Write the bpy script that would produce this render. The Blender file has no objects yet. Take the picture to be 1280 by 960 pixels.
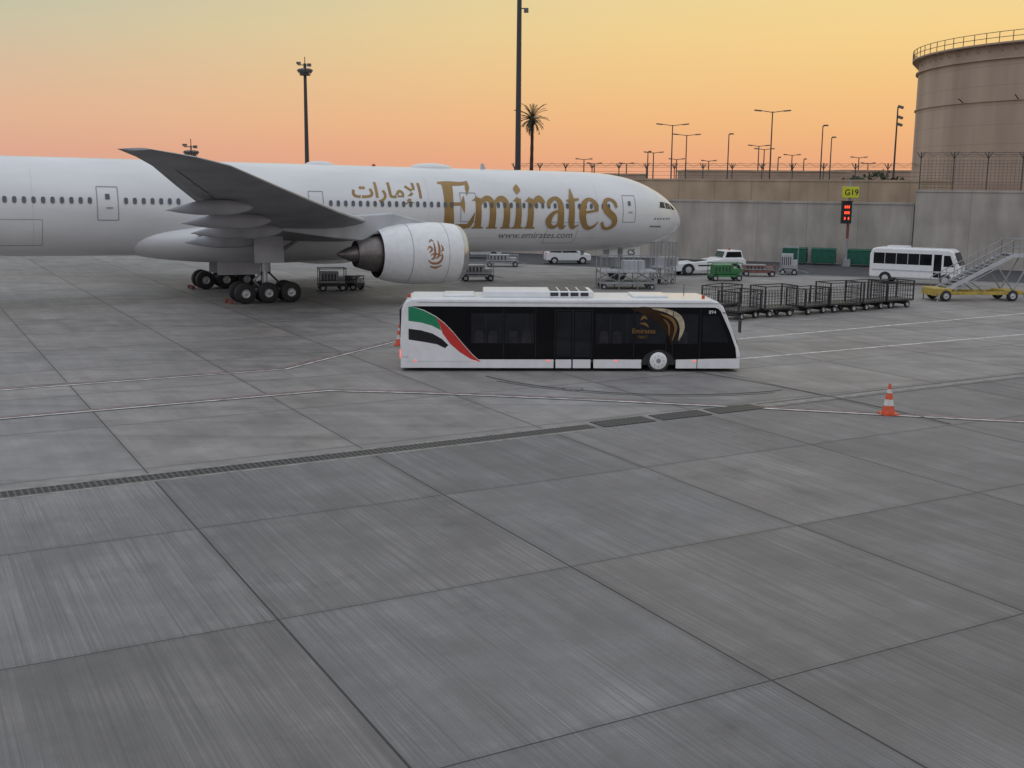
import bpy, bmesh, math, random
from mathutils import Vector, Matrix
random.seed(7)
R=math.radians
def lin(c):
    o=[]
    for v in c[:3]:
        v=v/255.0
        o.append(v/12.92 if v<=.04045 else ((v+.055)/1.055)**2.4)
    return tuple(o)+(1,)
sc=bpy.context.scene
try:
    sc.view_settings.view_transform='Standard'; sc.view_settings.look='None'; sc.view_settings.exposure=0
except Exception: pass
# ---------------------------------------------------------------- materials
def newmat(n):
    m=bpy.data.materials.new(n); m.use_nodes=True
    nt=m.node_tree; return m,nt,nt.nodes['Principled BSDF']
def mat(n,col,rough=.5,metal=0,var=.12,scale=3.0,bump=0,spec=.5,coat=0,emit=0,stretch=None):
    m,nt,b=newmat(n)
    N=nt.nodes;L=nt.links
    tc=N.new('ShaderNodeTexCoord'); mp=N.new('ShaderNodeMapping')
    if stretch: mp.inputs['Scale'].default_value=stretch
    L.new(tc.outputs['Object'],mp.inputs[0])
    no=N.new('ShaderNodeTexNoise'); no.inputs['Scale'].default_value=scale; no.inputs['Detail'].default_value=6
    L.new(mp.outputs[0],no.inputs['Vector'])
    mr=N.new('ShaderNodeMapRange'); mr.inputs[1].default_value=.3; mr.inputs[2].default_value=.7
    mr.inputs[3].default_value=1-var; mr.inputs[4].default_value=1+var*.6
    L.new(no.outputs[0],mr.inputs[0])
    mx=N.new('ShaderNodeVectorMath'); mx.operation='MULTIPLY'
    mx.inputs[0].default_value=col[:3]
    L.new(mr.outputs[0],mx.inputs[1])
    L.new(mx.outputs[0],b.inputs['Base Color'])
    b.inputs['Roughness'].default_value=rough; b.inputs['Metallic'].default_value=metal
    b.inputs['Specular IOR Level'].default_value=spec
    b.inputs['Coat Weight'].default_value=coat
    b.inputs['Coat Roughness'].default_value=.08
    if emit:
        b.inputs['Emission Color'].default_value=tuple(col[:3])+(1,); b.inputs['Emission Strength'].default_value=emit
    if bump:
        bp=N.new('ShaderNodeBump'); bp.inputs['Strength'].default_value=bump
        L.new(no.outputs[0],bp.inputs['Height']); L.new(bp.outputs[0],b.inputs['Normal'])
    return m
M={}
M['white']=mat('white_paint',(.76,.77,.775),.32,var=.07,coat=.3)
M['planewhite']=mat('aircraft_white',(.73,.735,.74),.28,var=.10,scale=.6,coat=.4,stretch=(.3,1,1))
M['planegrey']=mat('aircraft_grey',(.47,.48,.50),.4,var=.18,scale=.8)
M['fairing']=mat('fairing_grey',(.33,.34,.36),.4,var=.2,scale=.8)
M['winggrey']=mat('wing_grey',(.21,.215,.23),.4,var=.25,scale=.7)
M['seam']=mat('panel_seam',(.30,.31,.33),.5)
M['seamlight']=mat('panel_seam_faint',(.56,.57,.59),.4)
M['gold']=mat('gold_lettering',(.35,.215,.075),.38,metal=.2,var=.15,scale=1)
M['greytext']=mat('grey_lettering',(.22,.2,.18),.5)
M['bronze']=mat('bronze_lettering',(.36,.16,.07),.45)
M['pwin']=mat('cabin_window',(.10,.11,.13),.15)
M['glass']=mat('dark_glass',(.008,.009,.011),.06,var=.3,scale=1,spec=.3)
M['busglass']=mat('bus_glass',(.013,.014,.018),.05,var=.5,scale=.9,spec=.32)
M['seat']=mat('seat_behind_glass',(.026,.026,.030),.2,var=.4,spec=.32)
M['metal']=mat('bare_metal',(.55,.55,.56),.3,metal=.9)
M['exhaust']=mat('exhaust_metal',(.20,.18,.17),.4,metal=.8,var=.3)
M['dark']=mat('dark_void',(.02,.02,.022),.6)
M['rubber']=mat('rubber',(.022,.022,.024),.7,var=.3)
M['hub']=mat('wheel_hub',(.50,.50,.51),.4,metal=.3)
M['steel']=mat('galvanised_steel',(.32,.33,.34),.5,metal=.4,var=.25)
M['blacksteel']=mat('black_steel',(.035,.035,.038),.5,var=.3)
M['pole']=mat('dark_pole',(.045,.045,.05),.5)
M['lamp']=mat('lamp_housing',(.12,.12,.12),.5)
M['yellow']=mat('yellow_paint',(.46,.33,.06),.5,var=.35)
M['yelsign']=mat('sign_yellow',(.60,.62,.02),.5)
M['green']=mat('equipment_green',(.03,.20,.06),.45,var=.25)
M['bin']=mat('bin_green',(.012,.11,.07),.5,var=.25)
M['red']=mat('red_paint',(.55,.03,.025),.4,var=.08)
M['oldred']=mat('faded_red_paint',(.22,.07,.055),.6,var=.3)
M['fgreen']=mat('flag_green',(.01,.22,.10),.35,var=.05)
M['fblack']=mat('flag_black',(.01,.01,.011),.25)
M['black']=mat('black_panel',(.006,.006,.007),.10,var=.2,scale=.8,spec=.18)
M['orange']=mat('cone_orange',(.66,.10,.04),.5,var=.2,scale=9)
M['conewhite']=mat('cone_reflective_band',(.62,.60,.57),.5,var=.25,scale=9)
M['brown']=mat('mural_brown',(.035,.018,.008),.25,var=.4,spec=.2)
M['cream']=mat('mural_cream',(.45,.38,.26),.35,var=.4,scale=5)
M['muralgold']=mat('mural_gold',(.20,.10,.02),.35)
M['led']=mat('led_red',(1,.06,.02),.5,emit=2.5)
M['taillamp']=mat('marker_lamp_red',(1,.12,.08),.4,emit=1.0)
M['amber']=mat('beacon_amber',(.5,.08,.02),.3)
M['ledbox']=mat('display_box',(.01,.01,.01),.4)
M['bark']=mat('palm_bark',(.05,.035,.025),.9,bump=.5,scale=8)
M['leaf']=mat('palm_leaf',(.03,.04,.018),.7,var=.4)
M['bush']=mat('bush_leaf',(.035,.045,.02),.8,var=.4)
M['bldg']=mat('distant_building',(.36,.27,.21),.85,var=.15,scale=.3)
M['bwin']=mat('building_window',(.10,.09,.09),.3)
M['wire']=mat('fence_wire',(.09,.08,.075),.6)

def ground_mat():
    m,nt,b=newmat('concrete_apron'); N=nt.nodes;L=nt.links
    def math_(op,a,bb=None,c=None):
        n=N.new('ShaderNodeMath');n.operation=op
        for i,x in enumerate((a,bb,c)):
            if x is None: continue
            if isinstance(x,(int,float)): n.inputs[i].default_value=x
            else: L.new(x,n.inputs[i])
        return n.outputs[0]
    g=N.new('ShaderNodeNewGeometry')
    mp=N.new('ShaderNodeMapping'); mp.vector_type='POINT'
    mp.inputs['Rotation'].default_value=(0,0,-R(28.9))
    L.new(g.outputs['Position'],mp.inputs[0])
    sp=N.new('ShaderNodeSeparateXYZ');L.new(mp.outputs[0],sp.inputs[0])
    mpd=N.new('ShaderNodeMapping'); mpd.inputs['Rotation'].default_value=(0,0,-R(29.5));L.new(g.outputs['Position'],mpd.inputs[0])
    spd=N.new('ShaderNodeSeparateXYZ');L.new(mpd.outputs[0],spd.inputs[0])
    a=math_('DIVIDE',math_('SUBTRACT',sp.outputs[0],5.5),6.1)
    bb=math_('DIVIDE',math_('SUBTRACT',sp.outputs[1],12.48),6.0)
    ia=math_('FLOOR',a);ib=math_('FLOOR',bb)
    fa=math_('FRACT',a);fb=math_('FRACT',bb)
    def edge(f,w):
        d=math_('SUBTRACT',.5,math_('ABSOLUTE',math_('SUBTRACT',f,.5)))
        mr=N.new('ShaderNodeMapRange');mr.interpolation_type='SMOOTHSTEP'
        L.new(d,mr.inputs[0]);mr.inputs[1].default_value=w*.5;mr.inputs[2].default_value=w
        mr.inputs[3].default_value=1;mr.inputs[4].default_value=0
        return mr.outputs[0]
    joint=math_('MAXIMUM',edge(fa,.0050),edge(fb,.0036))
    jsoft=math_('MAXIMUM',edge(fa,.03),edge(fb,.03))
    cm=N.new('ShaderNodeCombineXYZ');L.new(ia,cm.inputs[0]);L.new(ib,cm.inputs[1])
    wn=N.new('ShaderNodeTexWhiteNoise');wn.noise_dimensions='3D';L.new(cm.outputs[0],wn.inputs['Vector'])
    slab=N.new('ShaderNodeSeparateColor');L.new(wn.outputs['Color'],slab.inputs[0])
    off=N.new('ShaderNodeVectorMath');off.operation='SCALE';L.new(wn.outputs['Color'],off.inputs[0]);off.inputs['Scale'].default_value=37
    ad=N.new('ShaderNodeVectorMath');ad.operation='ADD';L.new(mp.outputs[0],ad.inputs[0]);L.new(off.outputs[0],ad.inputs[1])
    def noise(vec,scale,sx,sy,det=5,rg=.5):
        q=N.new('ShaderNodeMapping');q.inputs['Scale'].default_value=(sx,sy,1);L.new(vec,q.inputs[0])
        n=N.new('ShaderNodeTexNoise');n.inputs['Scale'].default_value=scale;n.inputs['Detail'].default_value=det;n.inputs['Roughness'].default_value=rg
        L.new(q.outputs[0],n.inputs['Vector']);return n.outputs[0]
    s1=noise(ad.outputs[0],1,20,.16,5,.75)   # broom streaks
    s2=noise(ad.outputs[0],1,1.6,.12,5,.6)   # broad streaks
    s3=noise(g.outputs['Position'],.09,1,1,6,.6)  # stains
    s4=noise(g.outputs['Position'],.55,1,1,9,.7)
    s5=noise(g.outputs['Position'],26,1,1,4,.7)
    s6=noise(ad.outputs[0],.42,1,1,8,.68)
    s7=noise(g.outputs['Position'],.22,1,1,10,.72)
    s8=noise(g.outputs['Position'],1,.035,1.3,6,.6)  # traffic wear along taxi lane
    s9=noise(g.outputs['Position'],1.9,1,1,6,.6)
    def rng(x,lo,hi,f0=.3,f1=.7):
        mr=N.new('ShaderNodeMapRange');L.new(x,mr.inputs[0]);mr.inputs[1].default_value=f0;mr.inputs[2].default_value=f1
        mr.inputs[3].default_value=lo;mr.inputs[4].default_value=hi;return mr.outputs[0]
    near=rng(spd.outputs[1],1,0,29.4,29.6)
    far=math_('SUBTRACT',1,near)
    amp=math_('MULTIPLY',rng(s6,.35,1.0,.35,.62),math_('ADD',math_('MULTIPLY',near,.78),.10))
    st=math_('ADD',1,math_('MULTIPLY',amp,math_('SUBTRACT',rng(s1,.55,1.38,.3,.7),1)))
    v=math_('MULTIPLY',st,rng(s2,.88,1.09))
    sl=math_('ADD',math_('MULTIPLY',near,rng(slab.outputs[0],.88,1.13,0,1)),math_('MULTIPLY',far,rng(slab.outputs[0],.93,1.06,0,1)))
    v=math_('MULTIPLY',v,sl)
    v=math_('MULTIPLY',v,rng(s3,.84,1.14));v=math_('MULTIPLY',v,rng(s4,.82,1.14));v=math_('MULTIPLY',v,rng(s5,.92,1.08))
    v=math_('MULTIPLY',v,rng(s6,.84,1.12,.35,.65))
    v=math_('MULTIPLY',v,rng(s7,.72,1.0,.30,.43))
    v=math_('MULTIPLY',v,math_('SUBTRACT',1,math_('MULTIPLY',far,rng(s8,.22,0,.30,.50))))
    v=math_('MULTIPLY',v,rng(s9,.72,1.0,.24,.33))
    v=math_('MULTIPLY',v,math_('SUBTRACT',1,math_('MULTIPLY',jsoft,.08)))
    v=math_('MULTIPLY',v,math_('SUBTRACT',1,math_('MULTIPLY',joint,.70)))
    mx=N.new('ShaderNodeMix');mx.data_type='RGBA';L.new(near,mx.inputs['Factor'])
    mx.inputs['A'].default_value=(.262,.246,.236,1);mx.inputs['B'].default_value=(.190,.181,.178,1)
    vm=N.new('ShaderNodeVectorMath');vm.operation='SCALE';L.new(mx.outputs['Result'],vm.inputs[0]);L.new(v,vm.inputs['Scale'])
    mx2=N.new('ShaderNodeMix');mx2.data_type='RGBA';L.new(slab.outputs[1],mx2.inputs['Factor'])
    mx2.inputs['A'].default_value=(.985,1.0,1.02,1);mx2.inputs['B'].default_value=(1.02,1.0,.985,1)
    vv=N.new('ShaderNodeVectorMath');vv.operation='MULTIPLY';L.new(vm.outputs[0],vv.inputs[0]);L.new(mx2.outputs['Result'],vv.inputs[1])
    L.new(vv.outputs[0],b.inputs['Base Color'])
    L.new(rng(s4,.5,.8),b.inputs['Roughness']); b.inputs['Specular IOR Level'].default_value=.3
    bp=N.new('ShaderNodeBump');bp.inputs['Strength'].default_value=.2;bp.inputs['Distance'].default_value=.01
    L.new(math_('SUBTRACT',math_('MULTIPLY',s1,near),math_('MULTIPLY',joint,2)),bp.inputs['Height']);L.new(bp.outputs[0],b.inputs['Normal'])
    return m
M['apron']=ground_mat()
M['asphalt']=mat('asphalt',(.05,.05,.054),.8,var=.3,scale=.8)
M['sand']=mat('sandy_ground',(.25,.19,.13),.9,var=.3,scale=.1)
M['paint']=mat('worn_white_paint',(.60,.57,.55),.6,var=.5,scale=2.5)
M['linered']=mat('worn_red_paint',(.36,.23,.21),.6,var=.5,scale=2)
M['paintdark']=mat('line_border',(.10,.097,.097),.7,var=.35)
M['yline']=mat('worn_line_grey',(.26,.24,.225),.7,var=.4)
M['tyre']=mat('tyre_mark',(.135,.130,.128),.7,var=.3,scale=1.5)

def wall_mat(n,base,pitch=5.0,joint=.012,stain=.35):
    m,nt,b=newmat(n);N=nt.nodes;L=nt.links
    tc=N.new('ShaderNodeTexCoord');sp=N.new('ShaderNodeSeparateXYZ');L.new(tc.outputs['Object'],sp.inputs[0])
    d=N.new('ShaderNodeMath');d.operation='DIVIDE';L.new(sp.outputs[0],d.inputs[0]);d.inputs[1].default_value=pitch
    f=N.new('ShaderNodeMath');f.operation='FRACT';L.new(d.outputs[0],f.inputs[0])
    c=N.new('ShaderNodeMath');c.operation='LESS_THAN';L.new(f.outputs[0],c.inputs[0]);c.inputs[1].default_value=joint
    mp=N.new('ShaderNodeMapping');mp.inputs['Scale'].default_value=(1,1,.22);L.new(tc.outputs['Object'],mp.inputs[0])
    no=N.new('ShaderNodeTexNoise');no.inputs['Scale'].default_value=.8;no.inputs['Detail'].default_value=8;L.new(mp.outputs[0],no.inputs['Vector'])
    no2=N.new('ShaderNodeTexNoise');no2.inputs['Scale'].default_value=.35;no2.inputs['Detail'].default_value=8;L.new(tc.outputs['Object'],no2.inputs['Vector'])
    m1=N.new('ShaderNodeMapRange');L.new(no.outputs[0],m1.inputs[0]);m1.inputs[1].default_value=.3;m1.inputs[2].default_value=.7;m1.inputs[3].default_value=1-stain;m1.inputs[4].default_value=1.10
    m2=N.new('ShaderNodeMapRange');L.new(no2.outputs[0],m2.inputs[0]);m2.inputs[1].default_value=.3;m2.inputs[2].default_value=.7;m2.inputs[3].default_value=.84;m2.inputs[4].default_value=1.1
    k=N.new('ShaderNodeMath');k.operation='MULTIPLY';L.new(m1.outputs[0],k.inputs[0]);L.new(m2.outputs[0],k.inputs[1])
    j=N.new('ShaderNodeMath');j.operation='MULTIPLY_ADD';L.new(c.outputs[0],j.inputs[0]);j.inputs[1].default_value=-.3;j.inputs[2].default_value=1
    k2=N.new('ShaderNodeMath');k2.operation='MULTIPLY';L.new(k.outputs[0],k2.inputs[0]);L.new(j.outputs[0],k2.inputs[1])
    v=N.new('ShaderNodeVectorMath');v.operation='SCALE';v.inputs[0].default_value=base;L.new(k2.outputs[0],v.inputs['Scale'])
    L.new(v.outputs[0],b.inputs['Base Color']);b.inputs['Roughness'].default_value=.85
    return m
M['wall']=wall_mat('retaining_concrete',(.42,.39,.345),5.0,.01,.26)
M['parapet']=wall_mat('parapet_render',(.40,.31,.22),4.0,.02,.15)
def tank_mat():
    m,nt,b=newmat('tank_paint');N=nt.nodes;L=nt.links
    tc=N.new('ShaderNodeTexCoord');sp=N.new('ShaderNodeSeparateXYZ');L.new(tc.outputs['Object'],sp.inputs[0])
    d=N.new('ShaderNodeMath');d.operation='DIVIDE';L.new(sp.outputs[2],d.inputs[0]);d.inputs[1].default_value=2.4
    f=N.new('ShaderNodeMath');f.operation='FRACT';L.new(d.outputs[0],f.inputs[0])
    c=N.new('ShaderNodeMath');c.operation='LESS_THAN';L.new(f.outputs[0],c.inputs[0]);c.inputs[1].default_value=.045
    mp=N.new('ShaderNodeMapping');mp.inputs['Scale'].default_value=(1,1,.12);L.new(tc.outputs['Object'],mp.inputs[0])
    no=N.new('ShaderNodeTexNoise');no.inputs['Scale'].default_value=.35;no.inputs['Detail'].default_value=8;L.new(mp.outputs[0],no.inputs['Vector'])
    m1=N.new('ShaderNodeMapRange');L.new(no.outputs[0],m1.inputs[0]);m1.inputs[1].default_value=.3;m1.inputs[2].default_value=.7;m1.inputs[3].default_value=.78;m1.inputs[4].default_value=1.1
    j=N.new('ShaderNodeMath');j.operation='MULTIPLY_ADD';L.new(c.outputs[0],j.inputs[0]);j.inputs[1].default_value=-.16;j.inputs[2].default_value=1
    k=N.new('ShaderNodeMath');k.operation='MULTIPLY';L.new(m1.outputs[0],k.inputs[0]);L.new(j.outputs[0],k.inputs[1])
    v=N.new('ShaderNodeVectorMath');v.operation='SCALE';v.inputs[0].default_value=(.42,.325,.25);L.new(k.outputs[0],v.inputs['Scale'])
    L.new(v.outputs[0],b.inputs['Base Color']);b.inputs['Roughness'].default_value=.7
    return m
M['tank']=tank_mat()
def grate_mat():
    m,nt,b=newmat('drain_grating');N=nt.nodes;L=nt.links
    tc=N.new('ShaderNodeTexCoord');sp=N.new('ShaderNodeSeparateXYZ');L.new(tc.outputs['Object'],sp.inputs[0])
    def bars(o,p,w):
        d=N.new('ShaderNodeMath');d.operation='DIVIDE';L.new(o,d.inputs[0]);d.inputs[1].default_value=p
        f=N.new('ShaderNodeMath');f.operation='FRACT';L.new(d.outputs[0],f.inputs[0])
        c=N.new('ShaderNodeMath');c.operation='LESS_THAN';L.new(f.outputs[0],c.inputs[0]);c.inputs[1].default_value=w;return c.outputs[0]
    mx=N.new('ShaderNodeMath');mx.operation='MAXIMUM';L.new(bars(sp.outputs[0],.16,.34),mx.inputs[0]);L.new(bars(sp.outputs[1],.27,.14),mx.inputs[1])
    c=N.new('ShaderNodeMix');c.data_type='RGBA';L.new(mx.outputs[0],c.inputs['Factor']);c.inputs['A'].default_value=(.006,.006,.007,1);c.inputs['B'].default_value=(.085,.08,.078,1)
    L.new(c.outputs['Result'],b.inputs['Base Color']);b.inputs['Roughness'].default_value=.6
    return m
M['grate']=grate_mat()

# ---------------------------------------------------------------- mesh builder
class MB:
    def __init__(s): s.v=[];s.f=[];s.m=[];s.sm=[];s.mats=[]
    def mi(s,k):
        if k not in s.mats: s.mats.append(k)
        return s.mats.index(k)
    def add(s,vs,fs,k,smooth=False,T=None):
        o=len(s.v)
        for p in vs:
            p=Vector(p)
            if T is not None: p=T@p
            s.v.append(tuple(p))
        i=s.mi(k)
        for f in fs: s.f.append(tuple(x+o for x in f));s.m.append(i);s.sm.append(smooth)
    def box(s,c,d,k,T=None,rz=0,ry=0,rx=0):
        x,y,z=d[0]/2,d[1]/2,d[2]/2
        A=Matrix.Translation(c)@Matrix.Rotation(rz,4,'Z')@Matrix.Rotation(ry,4,'Y')@Matrix.Rotation(rx,4,'X')
        if T is not None:A=T@A
        s.add([(-x,-y,-z),(x,-y,-z),(x,y,-z),(-x,y,-z),(-x,-y,z),(x,-y,z),(x,y,z),(-x,y,z)],
              [(0,3,2,1),(4,5,6,7),(0,1,5,4),(1,2,6,5),(2,3,7,6),(3,0,4,7)],k,False,A)
    def cyl(s,p0,p1,r0,k,r1=None,n=12,cap=True,smooth=True,T=None):
        if r1 is None:r1=r0
        p0=Vector(p0);p1=Vector(p1);d=(p1-p0)
        if d.length<1e-6:return
        q=d.normalized();u=q.orthogonal().normalized();w=q.cross(u)
        vs=[];
        for p,r in((p0,r0),(p1,r1)):
            for i in range(n):
                a=2*math.pi*i/n;vs.append(p+(u*math.cos(a)+w*math.sin(a))*r)
        s.add(vs,[(i,(i+1)%n,n+(i+1)%n,n+i) for i in range(n)],k,smooth,T)
        if cap: s.add(vs,[tuple(range(n-1,-1,-1)),tuple(range(n,2*n))],k,False,T)
    def prism(s,prof,y0,y1,k,T=None):
        n=len(prof)
        vs=[(x,y0,z) for x,z in prof]+[(x,y1,z) for x,z in prof]
        s.add(vs,[tuple(range(n)),tuple(range(2*n-1,n-1,-1))]+[(i,n+i,n+(i+1)%n,(i+1)%n) for i in range(n)],k,False,T)
    def sheet(s,prof,y,k,T=None):
        s.add([(x,y,z) for x,z in prof],[tuple(range(len(prof)))],k,False,T)
    def rev(s,prof,k,c,ax='X',n=48,T=None):
        vs=[];m=len(prof)
        for d,r in prof:
            for i in range(n):
                a=2*math.pi*i/n;vs.append((c[0]-d,c[1]+r*math.cos(a),c[2]+r*math.sin(a)))
        s.add(vs,[(j*n+i,j*n+(i+1)%n,(j+1)*n+(i+1)%n,(j+1)*n+i) for j in range(m-1) for i in range(n)],k,True,T)
    def wheel(s,c,r,w,T=None,hub='hub',n=24,hr=.55):
        x,y,z=c
        s.rev2(c,[(-w/2,hr*r),(-w/2,r*.9),(-w/2+.1*w,r),(w/2-.1*w,r),(w/2,r*.9),(w/2,hr*r)],'rubber',n,T)
        s.rev2(c,[(-w/2-.0,hr*r),(-w/2+.06,hr*r*.85),(-w/2+.03,hr*r*.4),(-w/2-.02,.01)],hub,n,T)
        s.rev2(c,[(w/2,hr*r),(w/2-.06,hr*r*.85),(w/2-.03,hr*r*.4),(w/2+.02,.01)],hub,n,T)
    def rev2(s,c,prof,k,n,T):
        vs=[];m=len(prof)
        for d,r in prof:
            for i in range(n):
                a=2*math.pi*i/n;vs.append((c[0]+r*math.cos(a),c[1]+d,c[2]+r*math.sin(a)))
        s.add(vs,[(j*n+i,j*n+(i+1)%n,(j+1)*n+(i+1)%n,(j+1)*n+i) for j in range(m-1) for i in range(n)],k,True,T)
    def ell(s,c,d,k,n=20,m=12,T=None,px=1.0):
        vs=[]
        for j in range(m+1):
            b=math.pi*j/m
            for i in range(n):
                a=2*math.pi*i/n
                sb=math.sin(b)**px if 0<j<m else 0.001
                vs.append((c[0]+d[0]*math.cos(b),c[1]+d[1]*sb*math.cos(a),c[2]+d[2]*sb*math.sin(a)))
        s.add(vs,[(j*n+i,j*n+(i+1)%n,(j+1)*n+(i+1)%n,(j+1)*n+i) for j in range(m) for i in range(n)],k,True,T)
    def obj(s,name,parent=None,loc=(0,0,0),rot=(0,0,0),bevel=0,seg=2):
        me=bpy.data.meshes.new(name);me.from_pydata(s.v,[],s.f)
        for k in s.mats: me.materials.append(M[k])
        me.polygons.foreach_set('material_index',s.m);me.polygons.foreach_set('use_smooth',s.sm)
        bm=bmesh.new();bm.from_mesh(me);bmesh.ops.recalc_face_normals(bm,faces=bm.faces);bm.to_mesh(me);bm.free()
        me.update()
        o=bpy.data.objects.new(name,me);bpy.context.collection.objects.link(o)
        o.location=loc;o.rotation_euler=rot
        if parent:o.parent=parent
        if bevel:
            b=o.modifiers.new('bevel','BEVEL');b.width=bevel;b.segments=seg;b.limit_method='ANGLE';b.angle_limit=R(35);b.harden_normals=False
        return o
def empty(name,loc=(0,0,0),rot=(0,0,0)):
    o=bpy.data.objects.new(name,None);bpy.context.collection.objects.link(o);o.location=loc;o.rotation_euler=rot;return o
def hermite(keys,x):
    n=len(keys)
    if x<=keys[0][0]:return keys[0][1:]
    if x>=keys[-1][0]:return keys[-1][1:]
    for i in range(n-1):
        if keys[i][0]<=x<=keys[i+1][0]:break
    x0,x1=keys[i][0],keys[i+1][0];h=x1-x0;t=(x-x0)/h;out=[]
    for c in range(1,len(keys[0])):
        def sl(j): return (keys[j+1][c]-keys[j][c])/(keys[j+1][0]-keys[j][0])
        def tg(j):
            if j==0:return sl(0)
            if j==n-1:return sl(n-2)
            a,b=sl(j-1),sl(j)
            return 0 if a*b<=0 else 2*a*b/(a+b)
        p0,p1=keys[i][c],keys[i+1][c];m0,m1=tg(i)*h,tg(i+1)*h
        out.append((2*t**3-3*t*t+1)*p0+(t**3-2*t*t+t)*m0+(-2*t**3+3*t*t)*p1+(t**3-t*t)*m1)
    return out
def smoothpath(P,k=8):
    if len(P)<3:
        return [tuple(P[0][c]+(P[1][c]-P[0][c])*i/k for c in range(3)) for i in range(k+1)]
    out=[];n=len(P)
    for i in range(n-1):
        p0=P[max(i-1,0)];p1=P[i];p2=P[i+1];p3=P[min(i+2,n-1)]
        for j in range(k):
            t=j/k
            out.append(tuple(.5*((2*p1[c])+(-p0[c]+p2[c])*t+(2*p0[c]-5*p1[c]+4*p2[c]-p3[c])*t*t+(-p0[c]+3*p1[c]-3*p2[c]+p3[c])*t**3) for c in range(3)))
    out.append(tuple(P[-1]));return out
def ribbon(P,k=8):
    S=smoothpath(P,k);vs=[];fs=[]
    for i,p in enumerate(S):
        a=S[max(i-1,0)];b=S[min(i+1,len(S)-1)]
        dx,dy=b[0]-a[0],b[1]-a[1];l=math.hypot(dx,dy) or 1
        nx,ny=-dy/l,dx/l;w=max(p[2],.01)/2
        vs+= [(p[0]+nx*w,p[1]+ny*w),(p[0]-nx*w,p[1]-ny*w)]
        if i: fs.append((2*i-2,2*i-1,2*i+1,2*i))
    return vs,fs
# ---------------------------------------------------------------- camera, world, sun
cam=bpy.data.cameras.new('camera');co=bpy.data.objects.new('camera',cam);bpy.context.collection.objects.link(co)
cam.sensor_width=36;cam.lens=1400/1280*36;cam.clip_start=.5;cam.clip_end=9000
co.matrix_world=Matrix.Translation((0,0,7.65))@Matrix.Rotation(R(90-10.12),4,'X')@Matrix.Rotation(R(.5),4,'Z')
sc.camera=co
SUN_AZ=38
w=bpy.data.worlds.new("World");sc.world=w;w.use_nodes=True
nt=w.node_tree;N=nt.nodes;L=nt.links;bg=N['Background']
sky=N.new('ShaderNodeTexSky');sky.sky_type='NISHITA';sky.sun_disc=False;sky.sun_elevation=R(2.5);sky.sun_rotation=R(SUN_AZ);sky.dust_density=3
tc=N.new('ShaderNodeTexCoord');sp=N.new('ShaderNodeSeparateXYZ');L.new(tc.outputs['Generated'],sp.inputs[0])
asn=N.new('ShaderNodeMath');asn.operation='ARCSINE';L.new(sp.outputs[2],asn.inputs[0])
mr=N.new('ShaderNodeMapRange');L.new(asn.outputs[0],mr.inputs[0]);mr.inputs[1].default_value=0;mr.inputs[2].default_value=R(90)
def ramp(stops):
    r=N.new('ShaderNodeValToRGB');L.new(mr.outputs[0],r.inputs[0]);e=r.color_ramp.elements
    while len(e)>1:e.remove(e[-1])
    e[0].position=stops[0][0]/90;e[0].color=stops[0][1]
    for d,c in stops[1:]:
        x=e.new(d/90);x.color=c
    return r.outputs[0]
W=lambda a,b,c:(a,b,c,1)
left=ramp([(0,lin((212,162,150))),(1.2,lin((222,168,147))),(3,lin((226,181,152))),(5,lin((217,188,160))),(7.2,lin((201,194,168))),(9.5,lin((182,191,176))),(14,lin((176,193,192))),(30,W(.62,.70,.76)),(60,W(.72,.80,.90)),(90,W(.76,.83,.94))])
right=ramp([(0,lin((230,166,134))),(1.2,lin((239,172,126))),(3,lin((244,187,128))),(5,lin((246,200,134))),(7.2,lin((247,211,142))),(9.5,lin((243,216,152))),(14,lin((225,212,170))),(30,W(.70,.70,.68)),(60,W(.74,.80,.88)),(90,W(.76,.83,.94))])
back=ramp([(0,lin((190,175,185))),(5,lin((200,190,200))),(12,W(.64,.64,.69)),(25,W(.81,.84,.92)),(60,W(.86,.90,1.01)),(90,W(.76,.83,.94))])
sd=(math.sin(R(SUN_AZ)),math.cos(R(SUN_AZ)),0)
nv=N.new('ShaderNodeVectorMath');nv.operation='MULTIPLY';L.new(tc.outputs['Generated'],nv.inputs[0]);nv.inputs[1].default_value=(1,1,0)
nn=N.new('ShaderNodeVectorMath');nn.operation='NORMALIZE';L.new(nv.outputs[0],nn.inputs[0])
dp=N.new('ShaderNodeVectorMath');dp.operation='DOT_PRODUCT';L.new(nn.outputs[0],dp.inputs[0]);dp.inputs[1].default_value=sd
f1=N.new('ShaderNodeMapRange');f1.interpolation_type='SMOOTHSTEP';L.new(dp.outputs['Value'],f1.inputs[0]);f1.inputs[1].default_value=.35;f1.inputs[2].default_value=1.0
f2=N.new('ShaderNodeMapRange');f2.interpolation_type='SMOOTHSTEP';L.new(dp.outputs['Value'],f2.inputs[0]);f2.inputs[1].default_value=.3;f2.inputs[2].default_value=-.6
def mixc(f,a,b,t='MIX'):
    m=N.new('ShaderNodeMix');m.data_type='RGBA';m.blend_type=t
    if isinstance(f,float):m.inputs['Factor'].default_value=f
    else:L.new(f,m.inputs['Factor'])
    L.new(a,m.inputs['A']);L.new(b,m.inputs['B']);return m.outputs['Result']
c=mixc(f1.outputs[0],left,right);c=mixc(f2.outputs[0],c,back)
ns=N.new('ShaderNodeVectorMath');ns.operation='SCALE';L.new(sky.outputs[0],ns.inputs[0]);ns.inputs['Scale'].default_value=.05
c=mixc(.02,c,ns.outputs[0])
L.new(c,bg.inputs[0]);bg.inputs[1].default_value=1.0
sl=bpy.data.lights.new('sun','SUN');sl.energy=.35;sl.angle=R(6);sl.color=(1,.62,.35)
so=bpy.data.objects.new('sun',sl);bpy.context.collection.objects.link(so)
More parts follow.
